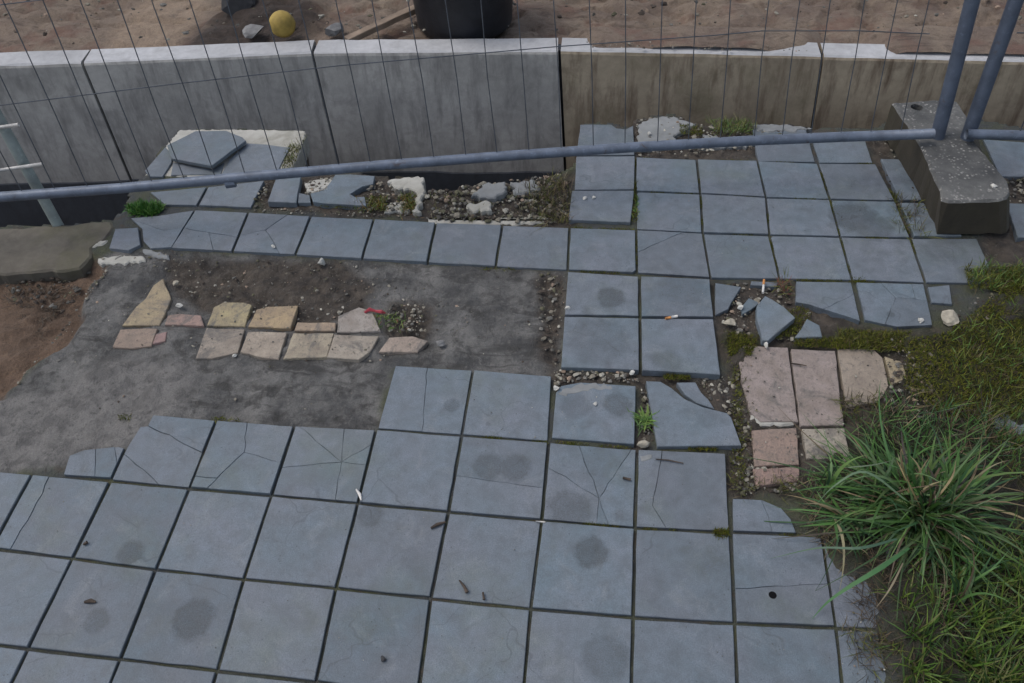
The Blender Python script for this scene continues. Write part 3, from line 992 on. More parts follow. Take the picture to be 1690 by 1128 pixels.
mortar([(232, 404), (246, 412), (278, 420), (276, 428), (244, 420), (228, 412)], -.008, .02, M['grey_mortar'], (.02, .04), .003)
mortar([(918, 652), (928, 640), (960, 632), (1010, 634), (1012, 642), (975, 645), (935, 656)], .0012, .012, M['grey_mortar'], amp=.003)
mortar([(1054, 752), (1078, 748), (1080, 756), (1058, 764)], .0012, .02, M['grey_mortar'], amp=.002)
mortar([(1240, 682), (1262, 690), (1312, 694), (1310, 701), (1258, 702), (1238, 692)], -.008, .02, M['white_mortar'], amp=.002)

# ------------------------------------------------------------------ old concrete slab at the left
sp_ = PX([(-420, 398), (8, 376), (60, 374), (100, 372), (150, 367), (184, 365), (190, 374), (172, 397), (150, 411), (150, 424), (132, 444), (60, 449), (8, 453), (-420, 482)], -.003)
slab = prism('concrete_slab', sp_, -.003, .09, M['slab'], bev=.006, amp=.0025, step=.02)
tag(slab, 'old stained concrete slab with a broken front edge above the brown soil hollow at far left', 'concrete slab')

# ------------------------------------------------------------------ fence panel on the left / centre
RZ = .16
rail_px = [(-420, 358), (8, 325), (200, 311), (400, 293), (620, 274), (845, 257), (1050, 243), (1250, 232), (1400, 226), (1540, 221)]
rail = [G(x, y, RZ) for x, y in rail_px]
A, B = G(8, 325, RZ), G(1545, 222, RZ)
ev = (B-A)/np.linalg.norm(B-A)
fp = empty('mesh_fence', (float(B[0]), float(B[1]), .12))
tag(fp, 'wire mesh fence panel whose bluish bottom tube crosses the picture above the broken paving', 'fence', 'wire mesh fence panels')
rod('bottom_rail', rail, .0152, M['galv'], fp, 12)
HT = 1.95
pb = G(1547, 226, .125)
pt = lean_top(pb, 1603, 8)
pd = (pt-pb)/np.linalg.norm(pt-pb)
rod('post', [pb-pd*.08, pb, pb+pd*.5, pb+pd*(HT+.1)], .0205, M['post'], fp, 14)
rod('top_rail', [p+UP*HT for p in rail], .017, M['galv'], fp, 12)
lb = rail[0]
rod('post', [lb-UP*.16, lb+UP*(HT+.1)], .0205, M['post'], fp, 12)
rl = np.array([np.dot(p-A, ev) for p in rail])
def rail_at(s):
    k = int(np.clip(np.searchsorted(rl, s)-1, 0, len(rail)-2))
    t = (s-rl[k])/(rl[k+1]-rl[k])
    return rail[k]+(rail[k+1]-rail[k])*t
wire_s = [.056-.095*k for k in range(7, 0, -1)]+[.056, .151, .246, .346, .434, .529, .618, .706, .801, .892, .985, 1.079, 1.173, 1.269, 1.365, 1.46, 1.556, 1.653, 1.751, 1.847, 1.946,
          2.039, 2.136, 2.24, 2.324, 2.41, 2.499, 2.589, 2.68]
ea = np.cross(ev, UP)
for s in wire_s:
    p = rail_at(s)
    ph = random.uniform(0, 6)
    pts = [p-UP*.012]
    for k in range(1, 9):
        h = HT*k/8
        pts.append(p+UP*h+ea*.004*math.sin(ph+k)+ev*random.gauss(0, .0022))
    rod('wire', pts, .0015, M['wire'], fp, 5)
hz = [(-.62, .24), (.0, .262), (.165, .271), (.6, .29), (1.053, .303), (1.661, .313), (2.1, .318), (2.228, .323), (2.50, .312), (2.70, .296)]
for k, dh in enumerate((0, .25, .5, .75, 1.0, 1.25, 1.5)):
    rod('cross_wire', [rail_at(s)+UP*(h+dh)-ea*.004 for s, h in hz], .0015, M['wire'], fp, 5)
mesh_of('rail_clip', *[v for v in tube([G(372, 301, RZ-.012), G(388, 299, RZ-.012)], .019, 8)], M['galv'], fp)

# neighbour panel at the right
pb2 = G(1596, 229, .125)
pt2 = lean_top(pb2, 1674, 8)
pd2 = (pt2-pb2)/np.linalg.norm(pt2-pb2)
fp2 = empty('mesh_fence', (float(pb2[0]), float(pb2[1]), .12))
tag(fp2, 'second fence panel whose grey post and rail leave the frame at the far right', 'fence', 'wire mesh fence panels')
rod('post', [pb2-pd2*.08, pb2, pb2+pd2*.5, pb2+pd2*(HT+.1)], .0205, M['post'], fp2, 14)
r2a = G(1606, 222, RZ); r2b = G(1690, 224, RZ); e2 = (r2b-r2a)/np.linalg.norm(r2b-r2a)
rod('bottom_rail', [r2a-e2*.02, r2a, r2b, r2b+e2*2.2], .015, M['galv'], fp2, 12)
rod('top_rail', [r2a+pd2*HT, r2a+pd2*HT+e2*2.4], .0165, M['galv'], fp2, 12)
for k in range(24):
    p = r2a+e2*(.13+.095*k)
    rod('wire', [p, p+pd2*HT*.5, p+pd2*HT], .0019, M['wire'], fp2, 5)
for k in range(6):
    p = r2a+pd2*(.3+.26*k)
    rod('cross_wire', [p+e2*.02, p+e2*2.3], .0019, M['wire'], fp2, 5)

# concrete foot
FH = .125
TOPC = [(1472, 170), (1540, 165), (1580, 167), (1596, 192), (1608, 232), (1665, 302), (1668, 318), (1664, 327), (1650, 331), (1566, 334), (1554, 329), (1551, 314), (1521, 243), (1497, 206)]
BASC = [(1456, 221), (1540, 206), (1602, 208), (1616, 234), (1628, 280), (1664, 352), (1666, 374), (1662, 385), (1652, 387), (1556, 388), (1545, 386), (1540, 368), (1502, 292), (1474, 250)]
top_c = PX(TOPC, FH); bas_c = PX(BASC, 0)
dense = []; grown = []
for k in range(len(top_c)):
    a, b = np.array(top_c[k]), np.array(top_c[(k+1) % len(top_c)])
    c, d = np.array(bas_c[k]), np.array(bas_c[(k+1) % len(bas_c)])
    m = max(1, int(np.linalg.norm(b-a)/.025))
    for q in range(m):
        jit = np.array([random.gauss(0, .0012), random.gauss(0, .0012)])
        dense.append(a+(b-a)*q/m+jit); grown.append(c+(d-c)*q/m+jit*1.5)
if area(dense) < 0: dense = dense[::-1]; grown = grown[::-1]
fc = np.mean(dense, 0)
bm = bmesh.new()
def loop(pts, z): return [bm.verts.new((p[0], p[1], z+random.gauss(0, .0012))) for p in pts]
top_in = inset(dense, .006)
lt = loop(top_in, FH); lm = loop(dense, FH-.007)
lbm = loop(grown, .0)
hc = np.array(G2(1513, 178, FH)); hr = .019
hole = [hc+hr*np.array([math.cos(2*math.pi*k/18), math.sin(2*math.pi*k/18)]) for k in range(18)]
lh = loop(hole, FH); lhb = [bm.verts.new((p[0], p[1], .03)) for p in hole]
edges = []
for L in (lt, lh):
    for i in range(len(L)): edges.append(bm.edges.new((L[i], L[(i+1) % len(L)])))
bmesh.ops.triangle_fill(bm, edges=edges, use_beauty=True, use_dissolve=False)
for f in bm.faces: f.material_index = 0
def ringf(a, b, mi):
    for i in range(len(a)):
        j = (i+1) % len(a)
        f = bm.faces.new((a[i], a[j], b[j], b[i])); f.material_index = mi
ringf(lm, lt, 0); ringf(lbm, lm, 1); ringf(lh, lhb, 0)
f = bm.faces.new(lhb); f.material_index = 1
bmesh.ops.recalc_face_normals(bm, faces=bm.faces)
# more relief on the worn top
for e in [e for e in bm.edges if e.calc_length() > .05 and all(abs(v.co.z-FH) < .006 for v in e.verts)]: pass
me = bpy.data.meshes.new('concrete_block')
bm.to_mesh(me); bm.free()
me.transform(Matrix.Translation((-fc[0], -fc[1], 0)))
ft = link('concrete_block', me, [M['foot'], M['foot_side']], None, Vector((fc[0], fc[1], .001)))
tag(ft, 'dark weathered concrete fence foot with a round hole holding the two grey posts', 'concrete block')

# pale post at the left
b0 = G(98, 376, -.02)
t0 = lean_top(b0, 14, 225)
d0 = (t0-b0)/np.linalg.norm(t0-b0)
sp0 = empty('steel_post', tuple(b0))
tag(sp0, 'pale grey steel post with two short cross rods standing behind the rail at far left', 'post')
rod('tube', [b0-d0*.15, b0, b0+d0*.3, b0+d0*1.1], .0165, M['pale_post'], sp0, 12)
def on_post(px, py):
    return lean_top(b0, px, py)
for (xa, ya, xb, yb) in ((-30, 215, 31, 206), (-30, 286, 70, 271)):
    q = on_post((xa+xb)/2-(0 if xb < 50 else -12), (ya+yb)/2)
    dpt = np.dot(q-CAM, FW)
    P0 = CAM+ray(xa, ya)*dpt*.985; P1 = CAM+ray(xb, yb)*dpt*.985
    rod('cross_rod', [P0, P1], .0055, M['rodm'], sp0, 8)

# ------------------------------------------------------------------ things behind the wall
bp = G(466, 62, WT+.0)
bx_ = G(466, 40, WT+.045)
V, Fc = ico(3)
rb = .050
q = V*(1+.025*np.array([math.sin(v[0]*7+v[1]*5)*math.cos(v[2]*6) for v in V])[:, None])*rb
o = mesh_of('ball', q+np.array([bx_[0], bx_[1], WT+.045]), [tuple(int(i) for i in f) for f in Fc], M['ball'], smooth=True)
tag(o, 'dirty yellow round ball lying on the sand behind the wall', 'ball')

# mortar tub
tc = G(752, 80, WT-.02)+np.array([0, .235, 0])
tb = empty('bucket', (float(tc[0]), float(tc[1]), WT-.03))
tag(tb, 'black rubber builder bucket standing on the sand behind the wall', 'bucket')
prof = [(.0, .0), (.182, .0), (.190, .012), (.212, .30), (.218, .305), (.220, .318), (.210, .322), (.198, .310), (.180, .02), (0, .018)]
V = []; n = 40
for (r, z) in prof:
    for k in range(n):
        a = 2*math.pi*k/n
        V.append((tc[0]+r*math.cos(a), tc[1]+r*math.sin(a), WT-.03+z))
Fc = [(i*n+k, i*n+(k+1) % n, (i+1)*n+(k+1) % n, (i+1)*n+k) for i in range(len(prof)-1) for k in range(n)]
mesh_of('tub', V, Fc, M['rubber'], tb, smooth=True)
for sgn in (-1, 1):
    h0 = np.array([tc[0]+sgn*.205, tc[1]-.02, WT-.03+.29])
    pts = [h0+np.array([0, -.05, 0]), h0+np.array([sgn*.03, -.045, -.03]), h0+np.array([sgn*.036, 0, -.06]), h0+np.array([sgn*.03, .045, -.03]), h0+np.array([0, .05, 0])]
    rod('handle', pts, .012, M['rubber'], tb, 8)
# plank
p0 = G(574, 62, WT+.01); p1 = G(668, 19, WT+.03)
d = p1-p0; L = np.linalg.norm(d); d /= L; sd = np.cross(d, [0, 0, 1]); sd /= np.linalg.norm(sd)
P = [(p0+sd*.0)[:2], (p1+d*.25)[:2], (p1+d*.25-sd*.034)[:2], (p0-sd*.034)[:2]]
o = prism('wooden_lath', P, WT+.022, .022, M['wood'], bev=.002, tilt=(.05, .06))
tag(o, 'brown wooden lath lying on the sand beside the black bucket', 'wooden lath')
for (x, y, s, m, lb, nm) in ((420, 50, .045, 'grey_stone', 'flat pale grey stone left of the yellow ball behind the wall', 'stone'),
                             (548, 50, .05, 'grey_stone', 'grey broken stone between the yellow ball and the wooden lath', 'stone'),
                             (395, 12, .10, 'dark_stone', 'dark stone half sunk in the damp soil above the yellow ball', 'stone')):
    c = G(x, y, WT)
    stone(nm, c[0], c[1], WT-.02, s, M[m], lb, flat=.45, group='stones on the sand behind the wall')

# ------------------------------------------------------------------ loose things on the paving
def loose(px, z, thick, label, tilt=(0, 0), name='tile_fragment'):
    P = [G2(x, y, z) for x, y in px]
    o = prism(name, P, z, thick, M['tile'], None, bev=.0016, amp=.0012, step=.03, tilt=tilt)
    return tag(o, label, 'broken tile', 'loose broken tile pieces')
loose([(274, 239), (290, 230), (322, 213), (372, 214), (400, 226), (405, 233), (350, 277), (284, 262)], .018, .012, 'large loose broken tile lying on top of the left far corner tiles', (.03, -.05))
loose([(1263, 487), (1295, 509), (1313, 527), (1268, 562), (1259, 561), (1250, 524), (1250, 503)], .016, .02, 'loose kite shaped tile fragment among the rubble beside the pink pavers', (.10, -.02))
loose([(1332, 528), (1352, 538), (1357, 556), (1312, 556)], .008, .018, 'small triangular tile fragment to the right of the kite shaped piece', (.03, .08))
for (x, y, z, s, m, lb, fl, jg) in (
        (531, 438, -.012, .0150, 'white_stone', 'white round stone on the dark mortar below the far tile strip', .85, .12),
        (1568, 528, .004, .026, 'cream_stone', 'angular cream stone lying by the moss at the right', .5, .3),
        (1263, 574, .0, .0095, 'white_stone', 'small white stone at the tip of the kite shaped tile fragment', .8, .2),
        (1202, 536, -.004, .017, 'cream_stone', 'whitish plaster lump at the corner of the slipped tiles', .5, .3),
        (1222, 510, -.004, .010, 'white_stone', 'white pebble on the broken tile left of the kite shaped fragment', .7, .2),
        (1061, 737, -.004, .012, 'cream_stone', 'cream pebble in the gap below the tile with a curved crack', .8, .15),
        (1520, 531, .002, .011, 'white_stone', 'white chip on the cracked tile beside the cream stone', .5, .35),
        (918, 643, .001, .008, 'white_stone', 'white pebble at the left corner of the chipped tile', .8, .2),
        (982, 668, .002, .006, 'white_stone', 'tiny white pebble on the middle of the chipped tile', .7, .2),
        (936, 512, -.006, .011, 'white_stone', 'white pebble touching the left edge of the slipped tiles', .8, .2),
        (1042, 617, -.006, .009, 'white_stone', 'pale pebble under the front edge of the slipped tiles', .8, .2),
        (452, 409, .001, .008, 'white_stone', 'white crumb on the far tile strip above the white round stone', .6, .2),
        (965, 329, .005, .008, 'white_stone', 'left of two white pebbles on the far tile beside the weeds', .6, .2),
        (980, 328, .005, .008, 'white_stone', 'right of two white pebbles on the far tile beside the weeds', .6, .2),
        (1638, 309, .125, .010, 'white_stone', 'white pebble on the front end of the concrete fence foot', .7, .2),
        (633, 1088, .001, .0085, 'dark_stone', 'dark pebble on a whole tile at the bottom of the picture', .5, .2),
        (389, 588, -.012, .007, 'white_stone', 'tiny white stone on the grey mortar below the bare pavers', .7, .2),
        (1072, 222, .002, .008, 'white_stone', 'white pebble on the far mortar behind the rail', .6, .2),
        (725, 570, -.010, .014, 'grey_stone', 'grey stone at the right end of the bare pavers', .6, .3),
        (291, 469, -.008, .012, 'cream_stone', 'cream stone above the long yellow paver', .6, .25),
        (296, 506, -.006, .010, 'white_stone', 'pale stone just behind the small red paver', .7, .25)):
    p = G(x, y, z)
    stone('stone', p[0], p[1], z, s, M[m], lb, flat=fl, jag=jg, group='loose stones on the paving')
# cigarette end, wrapper, twigs
def stick(name, pts, r, mat, label, cat):
    o = rod(name, pts, r, mat, None, 7)
    return tag(o, label, cat, 'dry twigs on the paving' if cat == 'twig' else None)
a = G(1259, 484, .006); b = G(1261, 462, .012)
cg = empty('cigarette_end', tuple(a)); tag(cg, 'white cigarette end with tan filter above the kite shaped tile fragment', 'cigarette end', 'cigarette ends on the paving')
rod('paper', [a, a+(b-a)*.6], .0032, M['paper'], cg, 8); rod('filter', [a+(b-a)*.61, b], .0033, M['filter'], cg, 8)
a = G(1098, 526, .009); b = G(1118, 522, .009)
cg = empty('cigarette_end', tuple(a)); tag(cg, 'flattened cigarette end on the slipped right tile', 'cigarette end', 'cigarette ends on the paving')
rod('filter', [a, a+(b-a)*.45], .0036, M['filter'], cg, 8); rod('paper', [a+(b-a)*.46, b], .0035, M['paper'], cg, 8)
a = G(588, 808, .003); b = G(596, 826, .004)
stick('paper_scrap', [a, (a+b)/2+np.array([.003, 0, .002]), b], [.002, .0038, .0014], M['paper'], 'white paper scrap in the joint left of a plain whole tile', 'paper scrap')
stick('twig', [G(711, 872, .005), G(722, 866, .006), G(735, 862, .004)], [.0025, .0042, .002], M['twig'], 'short dark twig lying across a tile joint in the middle', 'twig')
stick('twig', [G(1082, 758, .004), G(1104, 760, .005), G(1128, 765, .004)], [.0012, .0018, .0012], M['twig'], 'thin twig on the tile with the curved crack', 'twig')
stick('twig', [G(1305, 600, .002), G(1320, 602, .004), G(1331, 604, .003)], [.0018, .002, .0012], M['twig'], 'thin brown twig across the middle pink paver', 'twig')
stick('twig', [G(758, 958, .003), G(766, 968, .004), G(771, 978, .003)], [.0015, .003, .004], M['twig'], 'curled dark twig on a whole tile left of the round marks', 'twig')
stick('twig', [G(797, 978, .003), G(799, 990, .004)], [.002, .0028], M['twig'], 'tiny dark twig standing by the joint below the curled twig', 'twig')
stick('twig', [G(140, 994, .003), G(150, 992, .006), G(158, 994, .003)], [.003, .0048, .002], M['twig'], 'dark dry leaf curl on the lower left tile', 'twig')
stick('twig', [G(138, 899, .003), G(144, 895, .005)], [.003, .0038], M['twig'], 'dark crumb of wood beside a joint at the left', 'twig')
stick('twig', [G(1028, 789, .003), G(1041, 792, .004)], [.003, .003], M['twig'], 'stubby dark twig on the star cracked tile', 'twig')
stick('twig', [G(884, 861, .002), G(900, 862, .003)], [.0018, .0018], M['rodm'], 'pale straw bit lying on a tile crossing', 'twig')
rd = empty('plastic_scrap', tuple(G(612, 514, -.004)))
tag(rd, 'crumpled red plastic scrap among weeds at the bare pavers', 'plastic scrap')
rod('film', [G(602, 516, -.002), G(610, 511, .006), G(620, 514, .002), G(630, 515, .004), G(636, 517, -.002)], [.003, .006, .004, .0055, .002], M['red'], rd, 6)

# ------------------------------------------------------------------ rubble: crushed bits nobody could count
PAL = np.array([(.42, .40, .34), (.30, .28, .23), (.17, .165, .15), (.10, .095, .085), (.22, .20, .16), (.12, .115, .075), (.075, .06, .05), (.33, .25, .19)])
def rubble(name, zones, label=None):
    VV = []; FF = []; CC = []; off = 0
    for (px, n, s0, s1, z, wts) in zones:
        P = PX(px, z)
        xs_ = [p[0] for p in P]; ys_ = [p[1] for p in P]
        k = 0; tries = 0
        while k < n and tries < n*30:
            tries += 1
            x = random.uniform(min(xs_), max(xs_)); y = random.uniform(min(ys_), max(ys_))
            if not inpoly(np.array([x]), np.array([y]), P)[0]: continue
            s = s0+(s1-s0)*random.random()**2.6
            q, Fc = stone_geo(1, s, .5, .33)
            VV.append(q+np.array([x, y, z+s*.15])); FF.append(Fc+off); off += len(q)
            c = PAL[random.choices(range(len(PAL)), wts)[0]]*random.uniform(.75, 1.15)
            CC.append(np.tile(c, (len(q), 1)))
            k += 1
    V = np.concatenate(VV); Fc = np.concatenate(FF)
    me = bpy.data.meshes.new(name)
    me.from_pydata(V.tolist(), [], Fc.tolist())
    set_attr(me, 'Col', np.concatenate(CC))
    o = link(name, me, M['rubble'])
    tag(o, label, kind='stuff')
    return o
W_heap = (2, 4, 4, 3, 5, 6, 5, 2)
W_light = (5, 4, 3, 2, 3, 3, 2, 1); W_dark = (1, 2, 4, 6, 3, 2, 5, 1); W_mix = (2, 3, 4, 4, 4, 2, 3, 1)
rubble('rubble', [
    ([(700, 316), (735, 314), (790, 304), (925, 288), (942, 300), (935, 368), (700, 366)], 700, .002, .013, -.007, W_heap),
    ([(610, 306), (640, 300), (685, 316), (684, 350), (600, 347)], 150, .003, .010, -.001, W_mix),
    ([(500, 300), (552, 292), (540, 316), (505, 320)], 50, .003, .009, .004, W_light),
    ([(425, 300), (445, 298), (435, 345), (418, 345)], 40, .003, .009, -.004, W_dark),
    ([(420, 344), (690, 352), (690, 360), (420, 352)], 90, .002, .006, -.006, W_light),
    ([(270, 425), (600, 432), (690, 480), (640, 525), (480, 528), (330, 500), (275, 465)], 360, .0012, .0065, -.013, W_heap),
    ([(885, 452), (934, 455), (922, 605), (892, 585)], 140, .002, .010, -.012, W_dark),
    ([(912, 610), (1054, 616), (1054, 632), (960, 628), (918, 640)], 120, .002, .010, -.008, W_mix),
    ([(1150, 622), (1192, 622), (1215, 570), (1222, 640), (1240, 700), (1240, 760), (1320, 780), (1312, 812), (1210, 818), (1206, 750), (1226, 735), (1205, 684), (1178, 668)], 460, .0018, .009, -.012, W_mix),
    ([(1185, 470), (1300, 468), (1330, 508), (1360, 560), (1250, 565), (1200, 552), (1185, 525)], 330, .002, .010, -.010, W_mix),
    ([(1056, 640), (1066, 636), (1084, 735), (1058, 738)], 70, .002, .009, -.008, W_dark),
    ([(640, 500), (700, 505), (702, 552), (640, 546)], 130, .0025, .008, -.010, W_mix),
    ([(1050, 198), (1110, 192), (1160, 206), (1240, 206), (1345, 212), (1245, 244), (1150, 262), (1050, 258)], 300, .002, .010, -.004, W_light),
    ([(1465, 560), (1535, 560), (1545, 690), (1455, 690)], 240, .002, .009, .004, W_dark),
    ([(1640, 292), (1750, 292), (1790, 335), (1655, 332)], 120, .003, .012, -.006, W_mix),
    ([(1440, 228), (1478, 228), (1545, 392), (1500, 392)], 120, .002, .008, -.006, W_dark),
    ([(150, 425), (930, 445), (920, 610), (620, 600), (612, 700), (250, 688), (100, 770), (10, 770), (10, 655), (140, 475)], 380, .0014, .0055, -.014, W_mix),
    ([(1385, 1036), (1440, 1040), (1480, 1128), (1410, 1128)], 26, .0015, .004, .001, W_dark),
    ([(20, 650), (185, 440), (150, 470), (110, 545), (40, 615)], 90, .002, .007, -.012, W_dark),
    ([(560, 430), (880, 445), (880, 590), (720, 590), (700, 510)], 60, .002, .006, -.014, W_mix),
    ([(1575, 500), (1690, 470), (1690, 520), (1580, 545)], 80, .002, .008, .006, W_dark)])
rubble('grit', [
    ([(1219, 575), (1450, 578), (1440, 650), (1400, 700), (1240, 700)], 90, .0010, .0040, -.002, W_mix),
    ([(1245, 712), (1400, 708), (1400, 760), (1320, 790), (1250, 790)], 80, .0010, .0045, -.002, W_mix),
    ([(200, 505), (700, 508), (690, 590), (190, 575)], 170, .0010, .0042, -.003, W_mix),
    ([(10, 790), (1200, 760), (1380, 900), (1400, 1120), (10, 1120)], 190, .0005, .0019, .0008, W_dark),
    ([(650, 610), (1220, 640), (1200, 760), (620, 730)], 90, .0005, .0022, .001, W_mix),
    ([(290, 355), (1500, 395), (1520, 460), (290, 410)], 130, .0005, .0024, .0008, W_mix),
    ([(950, 262), (1440, 268), (1500, 390), (945, 375)], 110, .0005, .0022, .002, W_mix),
    ([(935, 450), (1175, 460), (1190, 615), (925, 605)], 50, .0005, .0020, .004, W_mix),
    ([(1385, 890), (1500, 900), (1510, 1060), (1400, 1036)], 110, .0010, .0040, .000, W_dark),
    ([(8, 456), (150, 446), (140, 480), (110, 520), (10, 500)], 170, .002, .010, -.034, (0, 0, 1, 4, 0, 1, 5, 0)),
    ([(165, 425), (300, 412), (310, 440), (170, 445)], 60, .0012, .006, -.010, W_light)])
rubble('gravel', [([(8, 82), (8, -40), (1690, -40), (1690, 92), (1400, 60), (900, 50), (500, 60)], 420, .003, .016, WT+.0, W_dark),
                  ([(960, 62), (1340, 78), (1340, 86), (980, 80)], 90, .002, .008, WT+.012, W_mix)])

# ------------------------------------------------------------------ plants
def ribbon_mesh(name, roots, dirs, lens, widths, droop, cols, seg=4, mat='leaf', curl=.0):
    """grass blades: roots Nx3, dirs Nx3 (unit), lens, widths, droop (N,), cols Nx3"""
    N = len(roots)
    t = np.linspace(0, 1, seg+1)
    sw = rng.normal(0, 1, N)*curl
    side = np.cross(dirs, np.array([0, 0, 1.0])+rng.normal(0, .25, (N, 3)))
    side /= np.linalg.norm(side, axis=1, keepdims=True)+1e-9
    V = np.zeros((N, seg+1, 2, 3))
    for k, tt in enumerate(t):
        c = roots+dirs*(lens*tt)[:, None]
        c = c+np.array([0, 0, -1.0])*(lens*droop*tt**2)[:, None]
        c = c+side*(lens*sw*tt**2)[:, None]
        w = widths*(1-tt**2.2)*(.55+.45*min(1, tt*4))+1e-5
        V[:, k, 0] = c-side*w[:, None]*.5
        V[:, k, 1] = c+side*w[:, None]*.5
    base = (np.arange(N)*(seg+1)*2)[:, None, None]
    quad = np.array([[2*k, 2*k+1, 2*k+3, 2*k+2] for k in range(seg)])[None]
    Fc = (base+quad).reshape(-1, 4)
    me = bpy.data.meshes.new(name)
    P = V.reshape(-1, 3)
    org = roots.mean(0)
    me.from_pydata((P-org).tolist(), [], Fc.tolist())
    sh = np.repeat(cols, (seg+1)*2, 0).reshape(N, seg+1, 2, 3)
    set_attr(me, 'Col', sh.reshape(-1, 3))
    return link(name, me, M[mat], None, Vector(org))

def scatter(px, n, z=0.0):
    P = px if isinstance(px[0], np.ndarray) else PX(px, z)
    xs_ = np.array([p[0] for p in P]); ys_ = np.array([p[1] for p in P])
    out = np.zeros((0, 2))
    while len(out) < n:
        q = np.stack([rng.uniform(xs_.min(), xs_.max(), n*3), rng.uniform(ys_.min(), ys_.max(), n*3)], 1)
        out = np.concatenate([out, q[inpoly(q[:, 0], q[:, 1], P)]])
    out = out[:n]
    return np.concatenate([out, np.full((n, 1), z)], 1)

def pick(pal, n, var=.25):
    pal = np.array(pal)
    return pal[rng.integers(0, len(pal), n)]*rng.uniform(1-var, 1+var, (n, 1))

def dirs_of(n, spread, az=None):
    a = rng.uniform(0, 2*math.pi, n) if az is None else az
    el = np.clip(rng.normal(spread[0], spread[1], n), .03, 1.5)
    return np.stack([np.cos(a)*np.cos(el), np.sin(a)*np.cos(el), np.sin(el)], 1)

OLIVE = [(.100, .112, .016), (.072, .088, .014), (.135, .138, .022), (.044, .056, .014), (.090, .068, .034)]
GREEN = [(.085, .165, .035), (.115, .200, .040), (.065, .135, .035), (.140, .200, .045), (.165, .170, .055)]
GDARK = [(.040, .088, .014), (.068, .130, .018), (.028, .062, .016), (.105, .160, .024), (.100, .110, .030)]
BLUEG = [(.046, .120, .032), (.070, .165, .036), (.030, .082, .030), (.105, .180, .046), (.060, .148, .026), (.105, .175, .070)]
STRAW = [(.25, .20, .105), (.17, .13, .07), (.19, .17, .10), (.11, .078, .045)]
BROWN = [(.060, .044, .030), (.045, .035, .025), (.095, .070, .045), (.030, .024, .020)]

def stuff_blades(name, jobs, seg=2, mat='leaf', label=None):
    R, D, L, W, B, C = [], [], [], [], [], []
    for px, n, z, l0, l1, wd, spread, droop, pal, clump in jobs:
        if clump:
            cs = scatter(px, max(1, n//clump), z)
            r = np.repeat(cs, clump, 0)
            r[:, :2] += rng.normal(0, .006, (len(r), 2))
        else:
            r = scatter(px, n, z)
        m = len(r)
        R.append(r); D.append(dirs_of(m, spread)); L.append(rng.uniform(l0, l1, m)); W.append(rng.uniform(.7, 1.3, m)*wd)
        B.append(rng.uniform(.3, 1.1, m)*droop); C.append(pick(pal, m))
    o = ribbon_mesh(name, np.concatenate(R), np.concatenate(D), np.concatenate(L), np.concatenate(W), np.concatenate(B), np.concatenate(C), seg, mat, .22)
    tag(o, label, kind='stuff')
    return o

# moss cushions
JOINTS = []
MOSSP = [([(1500, 560), (1560, 550), (1640, 490), (1690, 455), (2050, 440), (2250, 700), (1560, 690), (1490, 640)], 46000, .010),
         ([(1385, 545), (1505, 548), (1490, 580), (1380, 576)], 2600, .002), ([(1198, 548), (1252, 556), (1240, 588), (1202, 588)], 1300, -.002),
         ([(1310, 558), (1395, 558), (1395, 576), (1310, 572)], 900, -.002), ([(1280, 520), (1325, 505), (1340, 520), (1318, 555), (1275, 560)], 800, -.002),
         ([(1590, 445), (1680, 440), (1690, 480), (1600, 478)], 1500, .006), ([(1095, 618), (1140, 620), (1138, 628), (1095, 626)], 350, -.004),
         ([(1136, 735), (1182, 735), (1182, 744), (1136, 744)], 400, -.004), ([(1178, 874), (1202, 875), (1202, 887), (1180, 887)], 450, -.002),
         ([(1205, 800), (1212, 570), (1222, 640), (1230, 800)], 500, -.006), ([(475, 240), (500, 240), (480, 285), (465, 285)], 500, -.006),
         ([(1120, 205), (1160, 210), (1160, 226), (1122, 222)], 400, .0), ([(600, 325), (636, 325), (640, 350), (600, 345)], 500, .0),
         ([(664, 322), (686, 320), (684, 346), (664, 346)], 350, .0), ([(1400, 460), (1425, 460), (1425, 468), (1400, 467)], 120, -.004),
         ([(530, 336), (600, 341), (600, 347), (530, 342)], 220, -.003), ([(1040, 300), (1052, 300), (1052, 368), (1040, 368)], 350, -.002),
         ([(930, 375), (1055, 379), (1055, 385), (930, 381)], 150, -.006), ([(790, 432), (850, 436), (850, 450), (790, 446)], 200, -.010),
         ([(1340, 325), (1380, 325), (1395, 392), (1375, 392)], 200, -.006), ([(350, 688), (395, 692), (395, 698), (350, 695)], 80, -.006),
         ([(195, 684), (215, 684), (215, 695), (195, 695)], 60, -.008)]
for (a_, b_) in [((c, j), (c+1, j)) for j in (6, 7, 8, 9) for c in range(-1, 4)]+[((c, j), (c, j+1)) for j in (6, 7, 8) for c in range(0, 5)]+[((c, 3), (c+1, 3)) for c in (-2, -1)]+[((c, 2), (c+1, 2)) for c in (-1, 0, 1)]:
    if a_ in NODE and b_ in NODE and random.random() < .8:
        pa, pb_ = np.array(NODE[a_]), np.array(NODE[b_])
        for q in range(random.randint(1, 3)):
            t0 = random.random()*.8; t1 = min(1, t0+random.uniform(.08, .4))
            d_ = (pb_-pa)/np.linalg.norm(pb_-pa); nn_ = np.array([-d_[1], d_[0]])*.005
            u, v = pa+(pb_-pa)*t0, pa+(pb_-pa)*t1
            JOINTS.append(([u-nn_, v-nn_, v+nn_, u+nn_], int(120*np.linalg.norm(v-u)/.05), -.004))
stuff_blades('moss', [(px, int(n*1.0), z, .005, .016, .0038, (.9, .4), .2, OLIVE, 0) for px, n, z in MOSSP]+[(q, max(8, n), z, .003, .008, .0026, (.9, .4), .2, OLIVE, 0) for q, n, z in JOINTS], 1, 'moss')
